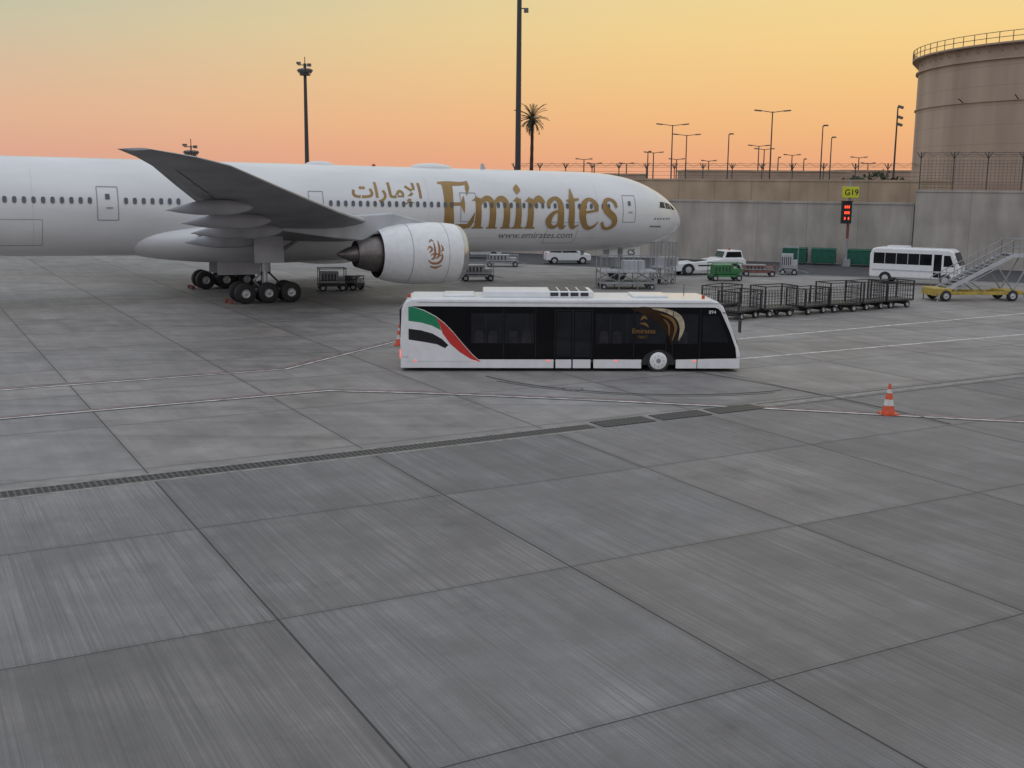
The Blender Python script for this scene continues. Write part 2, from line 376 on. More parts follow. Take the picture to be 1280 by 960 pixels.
d=Vector((math.sin(R(SUN_AZ))*math.cos(R(2.5)),math.cos(R(SUN_AZ))*math.cos(R(2.5)),math.sin(R(2.5))))
so.rotation_euler=(d).to_track_quat('Z','Y').to_euler()

# ---------------------------------------------------------------- ground
b=MB();S=5000;b.add([(-S,-S,0),(S,-S,0),(S,S,0),(-S,S,0)],[(0,1,2,3)],'apron');b.obj('ground')
b=MB();b.add([(22,100,.004),(200,25,.004),(200,45,.004),(28,114.9,.004),(-200,215,.004),(-200,196,.004)],[(0,1,2,3,4,5)],'asphalt');b.obj('service_road')
def line_obj(name,pts,parts):
    b=MB()
    for off,wd,k,z in parts:
        P=[Vector((p[0],p[1],0)) for p in pts];L1=[];R1=[]
        for i,p in enumerate(P):
            t=Vector((0,0,0))
            if i:t+=(p-P[i-1]).normalized()
            if i<len(P)-1:t+=(P[i+1]-p).normalized()
            t.normalize();n=Vector((-t.y,t.x,0))
            L1.append(p+n*(off+wd/2));R1.append(p+n*(off-wd/2))
        vs=[(q.x,q.y,z) for q in L1]+[(q.x,q.y,z) for q in R1];n=len(P)
        b.add(vs,[(i,i+1,n+i+1,n+i) for i in range(n-1)],k)
    return b.obj(name)
line_obj('painted_line',[(-34,36.5),(-18.95,40.74),(-9.5,45.99),(-5.62,55.0),(-1,62.0)],[(0,.62,'paintdark',.004),(-.14,.15,'paint',.008),(.16,.12,'linered',.008)])
line_obj('painted_line',[(-33,28.3),(-16.65,35.66),(-6.87,41.16),(-3.5,40.9),(3.18,39.73),(8.5,38.6),(15.12,37.01),(26,34.6)],[(0,.56,'paintdark',.012),(-.12,.14,'paint',.016),(.14,.10,'linered',.016)])
line_obj('painted_line',[(11.4,56.4),(31.78,69.34),(60,87)],[(0,.20,'paint',.006)])
line_obj('painted_line',[(9.9,49.6),(27.26,59.26),(60,77.5)],[(0,.20,'paint',.006)])
line_obj('painted_line',[(-60,52),(-30,67.5),(-10,78.4)],[(0,.2,'yline',.006)])
line_obj('painted_line',[(22,100.4),(60,84.5)],[(0,.15,'paint',.008)])
line_obj('painted_line',[(-34,34.6),(-16.5,42.5)],[(0,.2,'yline',.006)])
# tyre marks: narrow arcs left by turning vehicles
def arc(cx,cy,r,a0,a1,wd,z):
    pts=[(cx+r*math.cos(R(a0+(a1-a0)*i/24)),cy+r*math.sin(R(a0+(a1-a0)*i/24))) for i in range(25)]
    return line_obj('tyre_mark',pts,[(0,wd,'tyre',z)])
arc(6.0,49.5,8.6,215,300,.10,.020);arc(6.0,49.5,8.9,222,296,.07,.020);arc(-20,20,38,25,68,.09,.0205);arc(22,70,24,185,240,.10,.021)
DA=R(29.5);U=Vector((math.cos(DA),math.sin(DA),0));V=Vector((-math.sin(DA),math.cos(DA),0));ang=DA
def uv(a,bv,z=0):
    p=U*a+V*bv;return (p.x,p.y,z)
b=MB();b.box((0,0,.002),(64,.92,.004),'yline');b.box((0,0,.005),(64,.60,.008),'grate')
b.obj('trench_drain',loc=uv(-12.4,29.4),rot=(0,0,ang))
b=MB()
for i in range(3):
    b.box((i*2.35,0,.013),(2.05,.86,.012),'grate')
b.obj('drain_cover',loc=uv(20.9,29.5,.001),rot=(0,0,ang))
b=MB();b.box((0,0,.003),(60,.34,.006),'yline');b.box((0,-.34,.003),(60,.10,.006),'paintdark');b.box((0,.34,.003),(60,.10,.006),'paintdark')
b.obj('drain_channel_cover',loc=uv(56.9,29.5),rot=(0,0,ang))
b=MB();b.cyl((0,0,0),(0,0,.006),.42,'paintdark',n=28);b.cyl((0,0,.006),(0,0,.010),.34,'yline',n=28);b.obj('manhole_cover',loc=(2.3,41.9,0))
# ---------------------------------------------------------------- terrace, walls
WD=Vector((1,-.4388,0)).normalized();WA=math.atan2(-.4388,1)
def wp(X,off=0,z=0):
    p=Vector((X,117-.4388*(X-24),0));n=Vector((-WD.y,WD.x,0));p=p+n*off;return Vector((p.x,p.y,z))
b=MB()
a1=wp(-400,.5,5.95);a2=wp(300,.5,5.95)
b.add([tuple(a1),tuple(a2),(4500,4500,5.95),(-4500,4500,5.95),(a1.x,a1.y,-.2),(a2.x,a2.y,-.2)],[(0,1,2,3),(0,4,5,1)],'sand');b.obj('raised_ground')
def wallseg(name,X0,X1,off,z0,z1,th,k,cope=None):
    p0=wp(X0,off);p1=wp(X1,off);Ln=(p1-p0).length
    b=MB();b.box((Ln/2,th/2,(z0+z1)/2),(Ln,th,z1-z0),k)
    if cope:b.box((Ln/2,th/2,z1+.1),(Ln,th+.16,.2),cope)
    return b.obj(name,loc=(p0.x,p0.y,0),rot=(0,0,WA))
wallseg('retaining_wall',-300,39,0,0,6.0,.5,'wall','wall')
wallseg('retaining_wall',39.1,220,-.5,0,7.25,.9,'wall','wall')
wallseg('boundary_wall',-200,42,5,5.9,8.2,.3,'parapet','parapet')
def fence(name,X0,X1,off,z0,h,sp,mesh=True):
    p0=wp(X0,off);p1=wp(X1,off);Ln=(p1-p0).length;b=MB();n=int(Ln/sp)
    for i in range(n+1):
        x=i*sp;b.cyl((x,0,z0),(x,0,z0+h),.06,'wire',n=6)
        for s in(-1,1):b.cyl((x,0,z0+h),(x,s*.4,z0+h+.6),.045,'wire',n=5)
        b.cyl((x,0,z0+h),(x+.36,0,z0+h+.6),.045,'wire',n=5);b.cyl((x,0,z0+h),(x-.36,0,z0+h+.6),.045,'wire',n=5)
    for s in(-1,1):
        for q in(.3,.65,1):
            y=s*.35*q;z=z0+h+.55*q;b.cyl((0,y,z),(Ln,y,z),.018,'wire',n=4,cap=False)
    st_=.28 if mesh else .4
    k=0
    while k*st_<h:
        b.cyl((0,0,z0+k*st_),(Ln,0,z0+k*st_),.016,'wire',n=3,cap=False);k+=1
    if mesh:
        k=0
        while k*.35<Ln:
            b.cyl((k*.35,0,z0),(k*.35,0,z0+h),.015,'wire',n=3,cap=False);k+=1
    st=int(Ln/.3);pr=None
    for i in range(st):
        a=i*1.3;p=(i*.3,.22*math.cos(a),z0+h+.45+.22*math.sin(a))
        if pr:b.cyl(pr,p,.014,'wire',n=3,cap=False)
        pr=p
    return b.obj(name,loc=(p0.x,p0.y,0),rot=(0,0,WA))
fence('security_fence',39.3,75,-.05,7.4,3.0,3.0)
fence('security_fence',-2,39,5.15,8.35,1.1,3.2,False)
b=MB();b.box((0,0,0),(60,3,2.6),'bldg');o=b.obj('low_building',loc=(78,136,7.2),rot=(0,0,WA))
def building(X,Y,w_,d_,h,rows):
    e=empty('distant_building',(X,Y,5.9));b=MB();b.box((0,0,h/2),(w_,d_,h),'bldg');b.box((0,0,h+.2),(w_+.4,d_+.4,.4),'parapet')
    b.obj('walls',e)
    b=MB();n=int(w_/5)
    for r in range(rows):
        for i in range(n):b.box((-w_/2+2.5+i*5,-d_/2-.03,1.8+r*3.2),(1.6,.1,1.1),'bwin')
    b.obj('windows',e)
building(62,285,40,15,5.2,1);building(108,320,36,15,6.0,1);building(30,330,16,12,4.6,1)
def bush(X,Y,z,r):
    b=MB();
    for i in range(420):
        a=random.uniform(0,6.28);q=random.random()**.5*r;hh=random.uniform(.1,1)*r*1.1*(1-(q/r)**2*.6)
        c=Vector((q*math.cos(a),q*math.sin(a),hh));u=Vector((random.uniform(-1,1),random.uniform(-1,1),random.uniform(-1,1))).normalized()*.3;v_=u.orthogonal()*random.uniform(.5,1)
        b.add([c-u,c+v_,c+u,c-v_],[(0,1,2,3)],'bush')
    b.cyl((0,0,-.1),(0,0,r*.7),.12,'bark',n=6);b.obj('bush',loc=(X,Y,z))
bush(44,137,5.95,3.4);bush(46.5,139,5.95,2.8);bush(41.5,140,5.95,2.8)
# ---------------------------------------------------------------- storage tank
e=empty('storage_tank',(82.6,158,5.9))
TR=26.0;TH=19.5
b=MB();n=120
vs=[(TR*math.cos(2*math.pi*i/n),TR*math.sin(2*math.pi*i/n),z) for z in(0,TH) for i in range(n)]
b.add(vs,[(i,(i+1)%n,n+(i+1)%n,n+i) for i in range(n)],'tank',True)
vs=[(TR*math.cos(2*math.pi*i/n),TR*math.sin(2*math.pi*i/n),TH) for i in range(n)]+[(0,0,TH+2.5)]
b.add(vs,[(i,(i+1)%n,n) for i in range(n)],'tank',True)
b.obj('shell',e)
b=MB()
def ring(b,r0,r1,z0,z1,k,n=120):
    vs=[(r*math.cos(2*math.pi*i/n),r*math.sin(2*math.pi*i/n),z) for r,z in((r0,z0),(r1,z0),(r1,z1),(r0,z1)) for i in range(n)]
    b.add(vs,[(j*n+i,j*n+(i+1)%n,((j+1)%4)*n+(i+1)%n,((j+1)%4)*n+i) for j in range(4) for i in range(n)],k)
ring(b,TR,TR+.9,TH-.15,TH+.05,'tank');ring(b,TR,TR+.35,TH-1.9,TH-1.7,'tank');ring(b,TR,TR+.2,TH-7,TH-6.85,'tank')
b.obj('wind_girders',e)
b=MB()
for i in range(90):
    a=2*math.pi*i/90;c_,s_=math.cos(a),math.sin(a);r=TR+.85
    b.cyl((r*c_,r*s_,TH),(r*c_,r*s_,TH+1.3),.05,'blacksteel',n=5)
    b.cyl(((TR)*c_,(TR)*s_,TH-1.0),(r*c_,r*s_,TH-.15),.05,'tank',n=4)
for z in(.6,1.25):
    ring(b,TR+.82,TR+.88,TH+z,TH+z+.07,'blacksteel')
for a in (200,218,236,250):
    c_,s_=math.cos(R(a)),math.sin(R(a));b.cyl((TR*c_,TR*s_,TH-7),((TR+1)*c_,(TR+1)*s_,TH-6.4),.07,'blacksteel',n=5)
b.obj('railing',e)
b=MB()
for i in range(90):
    a=R(262+i*.5);z=.6+i*.21;c_,s_=math.cos(a),math.sin(a)
    b.box(((TR+.5)*c_,(TR+.5)*s_,z),(.9,.3,.06),'steel',rz=a)
b.obj('stair',e)
# ---------------------------------------------------------------- masts & lamps
def mast(X,Y,z0,ztop,r,heads):
    b=MB();h=ztop-z0
    b.cyl((0,0,0),(0,0,h),r,'pole',r1=r*.6,n=14)
    b.cyl((0,0,0),(0,0,.4),r*1.5,'pole',n=14)
    b.cyl((0,0,h-1.6),(0,0,h-1.35),.75,'pole',n=14);b.cyl((0,0,h-.2),(0,0,h+.9),.06,'pole',n=6)
    for i in range(6):
        a=i*1.05+.3;c_,s_=math.cos(a),math.sin(a)
        b.box((.8*c_,.8*s_,h-1.0),(.4,.5,.5),'lamp',rz=a,ry=.6)
    b.cyl((-1.0,0,h-.2),(.9,0,h-.2),.06,'pole',n=6);b.box((-.85,0,h+.05),(.55,.5,.3),'lamp');b.box((.6,0,h-.2),(.5,.4,.4),'lamp')
    b.obj('floodlight_mast',loc=(X,Y,z0))
mast(-29.0,160,5.95,23.8,.34,'cluster')
mast(-45.2,160,5.95,12.6,.16,'cluster')
b=MB();h=31-5.95
b.cyl((0,0,0),(0,0,h),.34,'pole',r1=.24,n=16);b.cyl((0,0,0),(0,0,.5),.5,'pole',n=14);b.cyl((0,0,h),(0,0,h+.8),.05,'pole',n=6)
b.cyl((0,0,h-4.4),(.7,0,h-4.4),.06,'pole',n=6);b.box((.75,0,h-4.6),(.5,.5,.45),'lamp');b.cyl((0,0,h-.2),(0,0,h),1.1,'pole',n=14)
for i in range(8):
    a=i*.785;b.box((1.2*math.cos(a),1.2*math.sin(a),h-.1),(.5,.6,.55),'lamp',rz=a,ry=.5)
b.obj('floodlight_mast',loc=(.45,128,5.95))
def lamp(u,vtop,Y,double=True,arm=1.9):
    hy=228+(u-640)*.0087
    z=7.65+(hy-vtop)*Y/1400;X=(u-640)/1400*(Y*.984+1.3)
    b=MB();h=z-5.95;k=max(1,Y/210)
    b.cyl((0,0,0),(0,0,h),.14*k,'pole',r1=.09*k,n=8);b.cyl((0,0,0),(0,0,1.1),.2*k,'pole',n=8)
    for s in((-1,1) if double else (0,)):
        if s:
            b.cyl((0,0,h-.15),(s*arm,0,h+.12),.06*k,'pole',n=6);b.box((s*(arm+.4),0,h+.12),(1.1,.35,.2*k),'lamp',ry=-s*.1)
        else:
            b.cyl((0,0,h-.15),(.5,0,h+.05),.06*k,'pole',n=6);b.box((.5,0,h+.05),(.8,.35,.25*k),'lamp')
    b.obj('street_lamp',loc=(X,Y,5.95))
for a in [(835,157,200),(853,169,235),(813,190,330),(905,168,230,False),(957,141,180),(943,182,300),(1020,158,200,False),(1032,172,240,False),
          (985,193,380),(727,198,380),(740,203,430),(780,203,430),(806,189,300,False),(882,200,420),(1000,198,400,False),(950,186,320),(1068,196,380),(1080,203,440),(968,196,400,False),(842,198,400)]:
    lamp(*a)
X=(1100-640)/1400*150;b=MB();h=7.65+(232-137)*150/1400-5.95
b.cyl((0,0,0),(0,0,h),.15,'pole',r1=.09,n=8)
for q in(0,1.3,2.2):
    b.box((.35,0,h-q),(.7,.4,.3),'lamp',ry=.3);b.cyl((0,0,h-q),(.4,0,h-q),.05,'pole',n=5)
b.obj('street_lamp',loc=(X,148,5.95))
# ---------------------------------------------------------------- palm
b=MB();ph=9.9;pr=None
for i in range(15):
    t=i/14;p=(.15*math.sin(t*2),0,ph*t);r=.26-.09*t+(.03 if i%2 else 0)
    if pr:b.cyl(pr[0],p,pr[1],'bark',r1=r,n=10,cap=False)
    pr=(p,r)
b.ell((.14,0,ph-.1),(.4,.4,.7),'bark',n=10,m=6)
random.seed(3)
for i in range(56):
    az=random.uniform(0,6.28);el=random.uniform(-.85,1.5);ln=random.uniform(2.0,2.8)*(1.05 if el>.7 else .85)
    p=Vector((.14,0,ph+.1));pts=[p.copy()]
    for j in range(7):
        d_=Vector((math.cos(az)*math.cos(el),math.sin(az)*math.cos(el),math.sin(el)));p=p+d_*ln/7;pts.append(p.copy());el-=.13
    for j in range(7):
        b.cyl(pts[j],pts[j+1],.035,'leaf',n=4,cap=False)
        dr=(pts[j+1]-pts[j]).normalized();sd_=dr.cross(Vector((0,0,1)))
        if sd_.length<.1:sd_=Vector((1,0,0))
        sd_.normalize()
        if j>0:
            for s in(-1,1):
                for q in(0,.5):
                    o_=pts[j]+(pts[j+1]-pts[j])*q;L_=.6*(1-.5*j/7)
                    t_=o_+sd_*s*L_*.6+dr*L_*.8-Vector((0,0,.08))
                    b.add([o_-dr*.035,o_+dr*.06,t_],[(0,1,2)],'leaf')
b.obj('palm_tree',loc=(2.2,150,5.95))
# ================================================================ AIRCRAFT
TILT=.0112
PZ=5.44
AP=empty('airliner',(13.76,94.4,PZ),(0,0,0))
AP.rotation_mode='XYZ';AP.rotation_euler=(0,R(.64),R(28))
def gz(s): return -(PZ+TILT*s)
FK=[(0,.03,-.78),(.12,.42,-.78),(.4,.80,-.74),(1,1.28,-.64),(2,1.82,-.47),(3,2.2,-.33),(4.5,2.62,-.18),(6,2.88,-.08),(8,3.05,-.02),(10.5,3.1,0),(50,3.1,0),(55,2.98,.12),(60,2.5,.5),(65,1.75,1.05),(70,.95,1.6),(73.6,.35,1.9)]
def fr(s): 
    r,c=hermite(FK,s);return r,c
b=MB();ss=[0,.03,.07,.12,.2,.3,.4,.55,.7,.85,1,1.25,1.5,1.75]+[2+i*.4 for i in range(25)]+[12+i for i in range(38)]+[50+i*.8 for i in range(30)]
NS=96;vs=[]
for s in ss:
    r,c_=fr(s)
    for i in range(NS):
        a=2*math.pi*i/NS;vs.append((-s,r*math.cos(a),c_+r*math.sin(a)))
fs=[(j*NS+i,j*NS+(i+1)%NS,(j+1)*NS+(i+1)%NS,(j+1)*NS+i) for j in range(len(ss)-1) for i in range(NS)]
b.add(vs,fs,'planewhite',True);b.add(vs[-NS:],[tuple(range(NS))],'exhaust')
b.obj('fuselage',AP)
def fmap(s,z,off=.012,side=-1):
    r,c_=fr(s);q=max(r*r-(z-c_)**2,.0001);y=math.sqrt(q)
    n=Vector((0,y,z-c_)).normalized()
    return (-s,side*(y+n.y*off),z+n.z*off)
class FusB(MB):
    def patch(s,poly,k,off=.012,side=-1):
        s.add([fmap(a,z,off,side) for a,z in poly],[tuple(range(len(poly)))],k)
    def rib(s,P,k,off=.012,k_=8,side=-1):
        vs,fs=ribbon(P,k_);s.add([fmap(a,z,off,side) for a,z in vs],fs,k)
b=FusB();o_=.012
def T_(P):
    global o_
    vs,fs=ribbon(P,8);b.add([fmap(23.2-x,y-1.22,o_) for x,y in vs],fs,'gold');o_+=.0022
T_([(0.80,.1,.85),(0.74,1.6,.72),(.82,3.2,.85)])
T_([(0.1,3.22,.12),(.9,3.18,.32),(1.9,3.18,.26),(2.5,3.28,.2)]);T_([(2.5,3.4,.08),(2.38,2.95,.34),(2.22,2.35,.04)])
T_([(.9,1.74,.26),(1.9,1.74,.22)]);T_([(1.95,2.3,.06),(1.86,1.74,.32),(1.95,1.15,.06)])
T_([(.1,.08,.12),(1.1,.12,.34),(2.1,.16,.34),(2.5,.22,.25)]);T_([(2.3,.1,.34),(2.55,.5,.34),(2.78,1.15,.04)])
def stem(x,y0=0.08,y1=2.2,w=.52):
    T_([(x,y1,w*.85),(x,(y0+y1)/2,w*.92),(x,y0,w*1.05)]);T_([(x-.46,.06,.1),(x,.09,.16),(x+.46,.06,.1)])
stem(3.1);T_([(2.6,1.98,.04),(3.1,2.2,.28)]);T_([(3.15,1.55,.1),(3.5,2.05,.32),(3.95,2.15,.42),(4.22,1.75,.5),(4.27,.9,.52),(4.27,.08,.55)]);T_([(3.83,.06,.1),(4.7,.06,.1)])
T_([(4.3,1.55,.1),(4.65,2.05,.32),(5.1,2.15,.42),(5.38,1.75,.5),(5.43,.9,.52),(5.43,.08,.55)]);T_([(5.0,.06,.1),(5.87,.06,.1)])
stem(6.4);T_([(5.95,1.98,.04),(6.4,2.2,.28)]);T_([(6.35,2.5,.06),(6.42,2.85,.55),(6.5,3.2,.06)])
stem(7.42);T_([(6.95,1.98,.04),(7.42,2.2,.28)]);T_([(7.45,1.4,.1),(7.8,2.0,.34),(8.2,2.2,.44),(8.55,1.85,.3)])
T_([(8.9,1.6,.2),(9.05,2.0,.34),(9.6,2.25,.26),(9.98,1.85,.46),(10.02,.9,.52),(10.1,.3,.5),(10.3,.1,.28),(10.55,.25,.05)])
T_([(9.95,1.35,.14),(9.35,1.15,.28),(8.98,.62,.5),(9.2,.2,.34),(9.6,.15,.22),(9.95,.5,.14)])
T_([(11.0,2.95,.08),(10.97,2.1,.46),(10.97,1.2,.5),(11.0,.5,.5),(11.2,.12,.3),(11.62,.3,.05)]);T_([(10.5,2.08,.1),(11.0,2.12,.24),(11.62,2.2,.14)])
T_([(11.9,1.2,.16),(12.6,1.3,.16),(13.2,1.38,.16)]);T_([(13.2,1.32,.3),(13.05,1.9,.36),(12.55,2.22,.22),(12.05,1.85,.46),(11.92,1.1,.56),(12.15,.38,.46),(12.6,.06,.28),(13.05,.2,.18),(13.4,.55,.05)])
T_([(15.0,1.6,.2),(14.9,1.95,.26),(14.5,2.22,.2),(14.05,2.1,.34),(13.95,1.6,.46),(14.35,1.2,.55),(14.8,.85,.5),(14.9,.4,.42),(14.5,.06,.22),(14.0,.08,.22),(13.7,.5,.26)])
b.obj('title_lettering',AP)
def fontmesh(txt,size,offs=0,name='t'):
    c=bpy.data.curves.new(name,'FONT');c.body=txt;c.size=size;c.offset=offs;c.resolution_u=4
    o=bpy.data.objects.new(name,c);bpy.context.collection.objects.link(o)
    bpy.context.view_layer.update()
    dg=bpy.context.evaluated_depsgraph_get();me=bpy.data.meshes.new_from_object(o.evaluated_get(dg))
    bpy.data.objects.remove(o,do_unlink=True)
    return me
def font_on_fus(name,txt,s_left,s_right,z0,z1,matk,offs=0,off=.02,usew=True):
    me=fontmesh(txt,1.0,offs)
    bm=bmesh.new();bm.from_mesh(me)
    xs=[v.co.x for v in bm.verts];ys=[v.co.y for v in bm.verts];x0,x1,y0,y1=min(xs),max(xs),min(ys),max(ys)
    for v in bm.verts:
        v.co=Vector(((v.co.x-x0)/(x1-x0)*(s_left-s_right),(v.co.y-y0)/(y1-y0)*(z1-z0)+z0,0))
    z=z0+.12
    while z<z1:
        bmesh.ops.bisect_plane(bm,geom=bm.verts[:]+bm.edges[:]+bm.faces[:],plane_co=(0,z,0),plane_no=(0,1,0));z+=.12
    for v in bm.verts:v.co=Vector(fmap(s_left-v.co.x,v.co.y,off))
    bm.to_mesh(me);bm.free();me.materials.clear();me.materials.append(M[matk])
    o=bpy.data.objects.new(name,me);bpy.context.collection.objects.link(o);o.parent=AP;return o
font_on_fus('arabic_lettering',"\uFE95\uFE8D\uFEAD\uFE8E\uFEE3\uFEF9\uFE8D",29.7,24.5,.45,1.95,'gold',.022)
font_on_fus('web_lettering',"www.emirates.com",18.2,11.8,-1.95,-1.5,'greytext',.0)
b=FusB();doors=[6.9,20.9,32.3,45.7,61.0]
s=8.9
while s<60:
    if all(abs(s-d_)>1.0 for d_ in doors) and not (39.5<s<41):
        for side in(-1,1):
            z=.47+(fr(s)[1] if s>50 else 0);P=[]
            for i in range(10):
                a=2*math.pi*i/10;P.append((s+.125*math.copysign(abs(math.cos(a))**.7,math.cos(a)),z+.20*math.copysign(abs(math.sin(a))**.7,math.sin(a))))
            b.patch(P,'pwin',.06,side)
    s+=.533
b.obj('cabin_windows',AP)
b=FusB()
for d_ in doors:
    for side in(-1,1):
        cz=.3+(fr(d_)[1] if d_>50 else 0);h=1.02;w_=.62 if d_!=32.3 else .5;k='seam'
        hh=h if d_!=32.3 else .95
        for P in ([(d_-w_,cz-hh),(d_-w_,cz+hh)],[(d_+w_,cz-hh),(d_+w_,cz+hh)]):
            b.rib([(P[0][0],P[0][1],.055),(P[0][0],(P[0][1]+P[1][1])/2,.055),(P[1][0],P[1][1],.055)],k,.016,8,side)
        for z in(cz-hh,cz+hh):
            b.rib([(d_-w_,z,.055),(d_+w_,z,.055)],k,.017,6,side)
        if abs(d_-6.9)<.1 or d_>33:
            b.patch([(d_-.13,cz+.25),(d_+.13,cz+.25),(d_+.13,cz+.58),(d_-.13,cz+.58)],'pwin',.05,side)
            b.patch([(d_-.3,cz-.3),(d_+.1,cz-.3),(d_+.1,cz-.22),(d_-.3,cz-.22)],'seam',.05,side)
for s in(3.6,9.9,24.0,38.5,50.0):
    b.rib([(s,-2.6,.02)]+[(s,-2.6+i*.45,.02) for i in range(1,12)],'seamlight',.006,3)
for s0,s1,z0,z1 in((11.5,14.2,-2.35,-.75),(49.5,52.2,-2.3,-.7)):
    for s in(s0,s1):b.rib([(s,z0,.03),(s,(z0+z1)/2,.03),(s,z1,.03)],'seam',.013,6)
    for z in(z0,z1):b.rib([(s0,z,.03),(s1,z,.03)],'seam',.014,6)
b.rib([(9,-1.95,.02),(20,-1.95,.02),(24,-1.95,.02)],'seamlight',.008,10)
for side in(-1,1):
    b.patch([(1.95,.28),(2.75,.34),(2.75,.82),(2.15,.72)],'glass',.02,side)
    b.patch([(2.85,.36),(3.55,.42),(3.4,.86),(2.85,.84)],'glass',.02,side)
    b.patch([(1.35,.2),(1.85,.27),(2.05,.70),(1.62,.48)],'glass',.02,side)
b.patch([(3.3,-1.15),(4.6,-1.12),(4.6,-1.0),(3.3,-1.03)],'greytext',.02)
for i in range(6): b.patch([(2.3+i*.35,-.52),(2.5+i*.35,-.52),(2.5+i*.35,-.40),(2.3+i*.35,-.40)],'greytext',.02)
b.obj('doors_and_cockpit_windows',AP)
b=MB();b.ell((-34.6,0,-1.95),(10.2,3.62,1.75),'planewhite',n=48,m=40,px=.55)
b.obj('wing_body_fairing',AP)
b=MB();b.ell((-22.5,0,3.08),(1.7,.55,.34),'planewhite',n=16,m=10)
b.ell((-31,0,3.06),(1.1,.3,.28),'planewhite',n=12,m=8)
b.add([(-18,-.02,3.0),(-18.5,-.02,3.0),(-18.45,0,3.5),(-18.2,0,3.5)],[(0,1,2,3)],'planegrey')
b.add([(-9.0,-.02,-3.0),(-9.5,-.02,-3.0),(-9.45,0,-3.45),(-9.2,0,-3.45)],[(0,1,2,3)],'planegrey')
b.ell((-27,0,3.12),(.15,.15,.14),'amber',n=8,m=6)
b.obj('roof_antennas',AP)
WK=[(1.5,25.6,15.6,-1.75,.12),(3.1,26.7,13.6,-1.62,.125),(7,29.3,11.0,-1.12,.115),(10.4,31.6,9.1,-.66,.105),(15,34.75,7.4,-.03,.10),(20,38.1,5.9,.72,.095),(25,41.5,4.5,1.52,.09),(29.5,44.6,3.2,2.28,.085),(31.2,46.4,2.3,2.58,.08),(32.5,48.4,1.2,2.82,.07)]
AF=[(1,0),(.9,.22),(.75,.5),(.55,.82),(.4,.97),(.28,1),(.16,.85),(.08,.62),(.03,.38),(.008,.2),(0,0)]
def wing(side):
    b=MB();vs=[];n=0
    for y,le,ch,z,t in WK:
        ring_=[]
        for x,h in AF: ring_.append((-(le+x*ch),side*y,z+.5*t*ch*h*1.05+.012*ch*(1-x)*2))
        for x,h in AF[-2:0:-1]: ring_.append((-(le+x*ch),side*y,z-.5*t*ch*h*.9+.012*ch*(1-x)*2))
        n=len(ring_);vs+=ring_
    m=len(WK)
    fs=[];fl=[]
    for j in range(m-1):
        for i in range(n):
            f=(j*n+i,j*n+(i+1)%n,(j+1)*n+(i+1)%n,(j+1)*n+i)
            (fl if 8<=i<=10 else fs).append(f)
    b.add(vs,fs,'winggrey',True);b.add(vs,fl,'planegrey',True);b.add(vs[-n:],[tuple(range(n))],'planegrey')
    b.obj('wing',AP)
    b=MB()
    def at(y):
        r=hermite([(k[0],k[1],k[2],k[3]) for k in WK],y);return r
    for y,L_,r in((5.6,5.2,.46),(11.6,5.4,.44),(16.6,4.8,.38),(21.6,4.2,.33)):
        le,ch,z=at(y);te=le+ch;x0=te-L_*.72;x1=te+L_*.28;m_=18;n_=16;vs=[]
        for j in range(m_+1):
            t=j/m_;prof=(math.sin(math.pi*min(t/.9,1)**.8)**.75 if 0<t<.9 else 0.0)
            if t>=.5:prof=max(0,1-((t-.5)/.5)**1.6)
            rr=max(prof*r,.01);s=x0+(x1-x0)*t
            cz=z-.25-r*.35-(.10 if t<.5 else .10+.35*(t-.5))
            for i in range(n_):
                a=2*math.pi*i/n_;vs.append((-s,side*y+rr*.62*math.cos(a),cz+rr*1.15*math.sin(a)))
        b.add(vs,[(j*n_+i,j*n_+(i+1)%n_,(j+1)*n_+(i+1)%n_,(j+1)*n_+i) for j in range(m_) for i in range(n_)],'fairing',True)
    b.obj('flap_track_fairings',AP)
    b=MB()
    for ya,yb,fr_ in((3.4,10.0,.80),(10.8,22.8,.78),(23.3,29.0,.76)):
        vs=[];k_=10
        for i in range(k_+1):
            y=ya+(yb-ya)*i/k_;le,ch,z=at(y)
            t=hermite([(k[0],k[4]) for k in WK],y)[0]
            for q in(0,.012):
                x=fr_+q;h=.5-(x-.75)/.15*.28 if x>.75 else .5
                vs.append((-(le+x*ch),side*y,z-.5*t*ch*h*.9+.024*ch*(1-x)-.012))
        b.add(vs,[(2*i,2*i+1,2*i+3,2*i+2) for i in range(k_)],'dark')
    b.obj('flap_gaps',AP)
    b=MB();b.ell((-49.0,side*32.4,2.82),(.35,.06,.05),'white',n=8,m=6);b.obj('wingtip_light',AP)
wing(-1);wing(1)
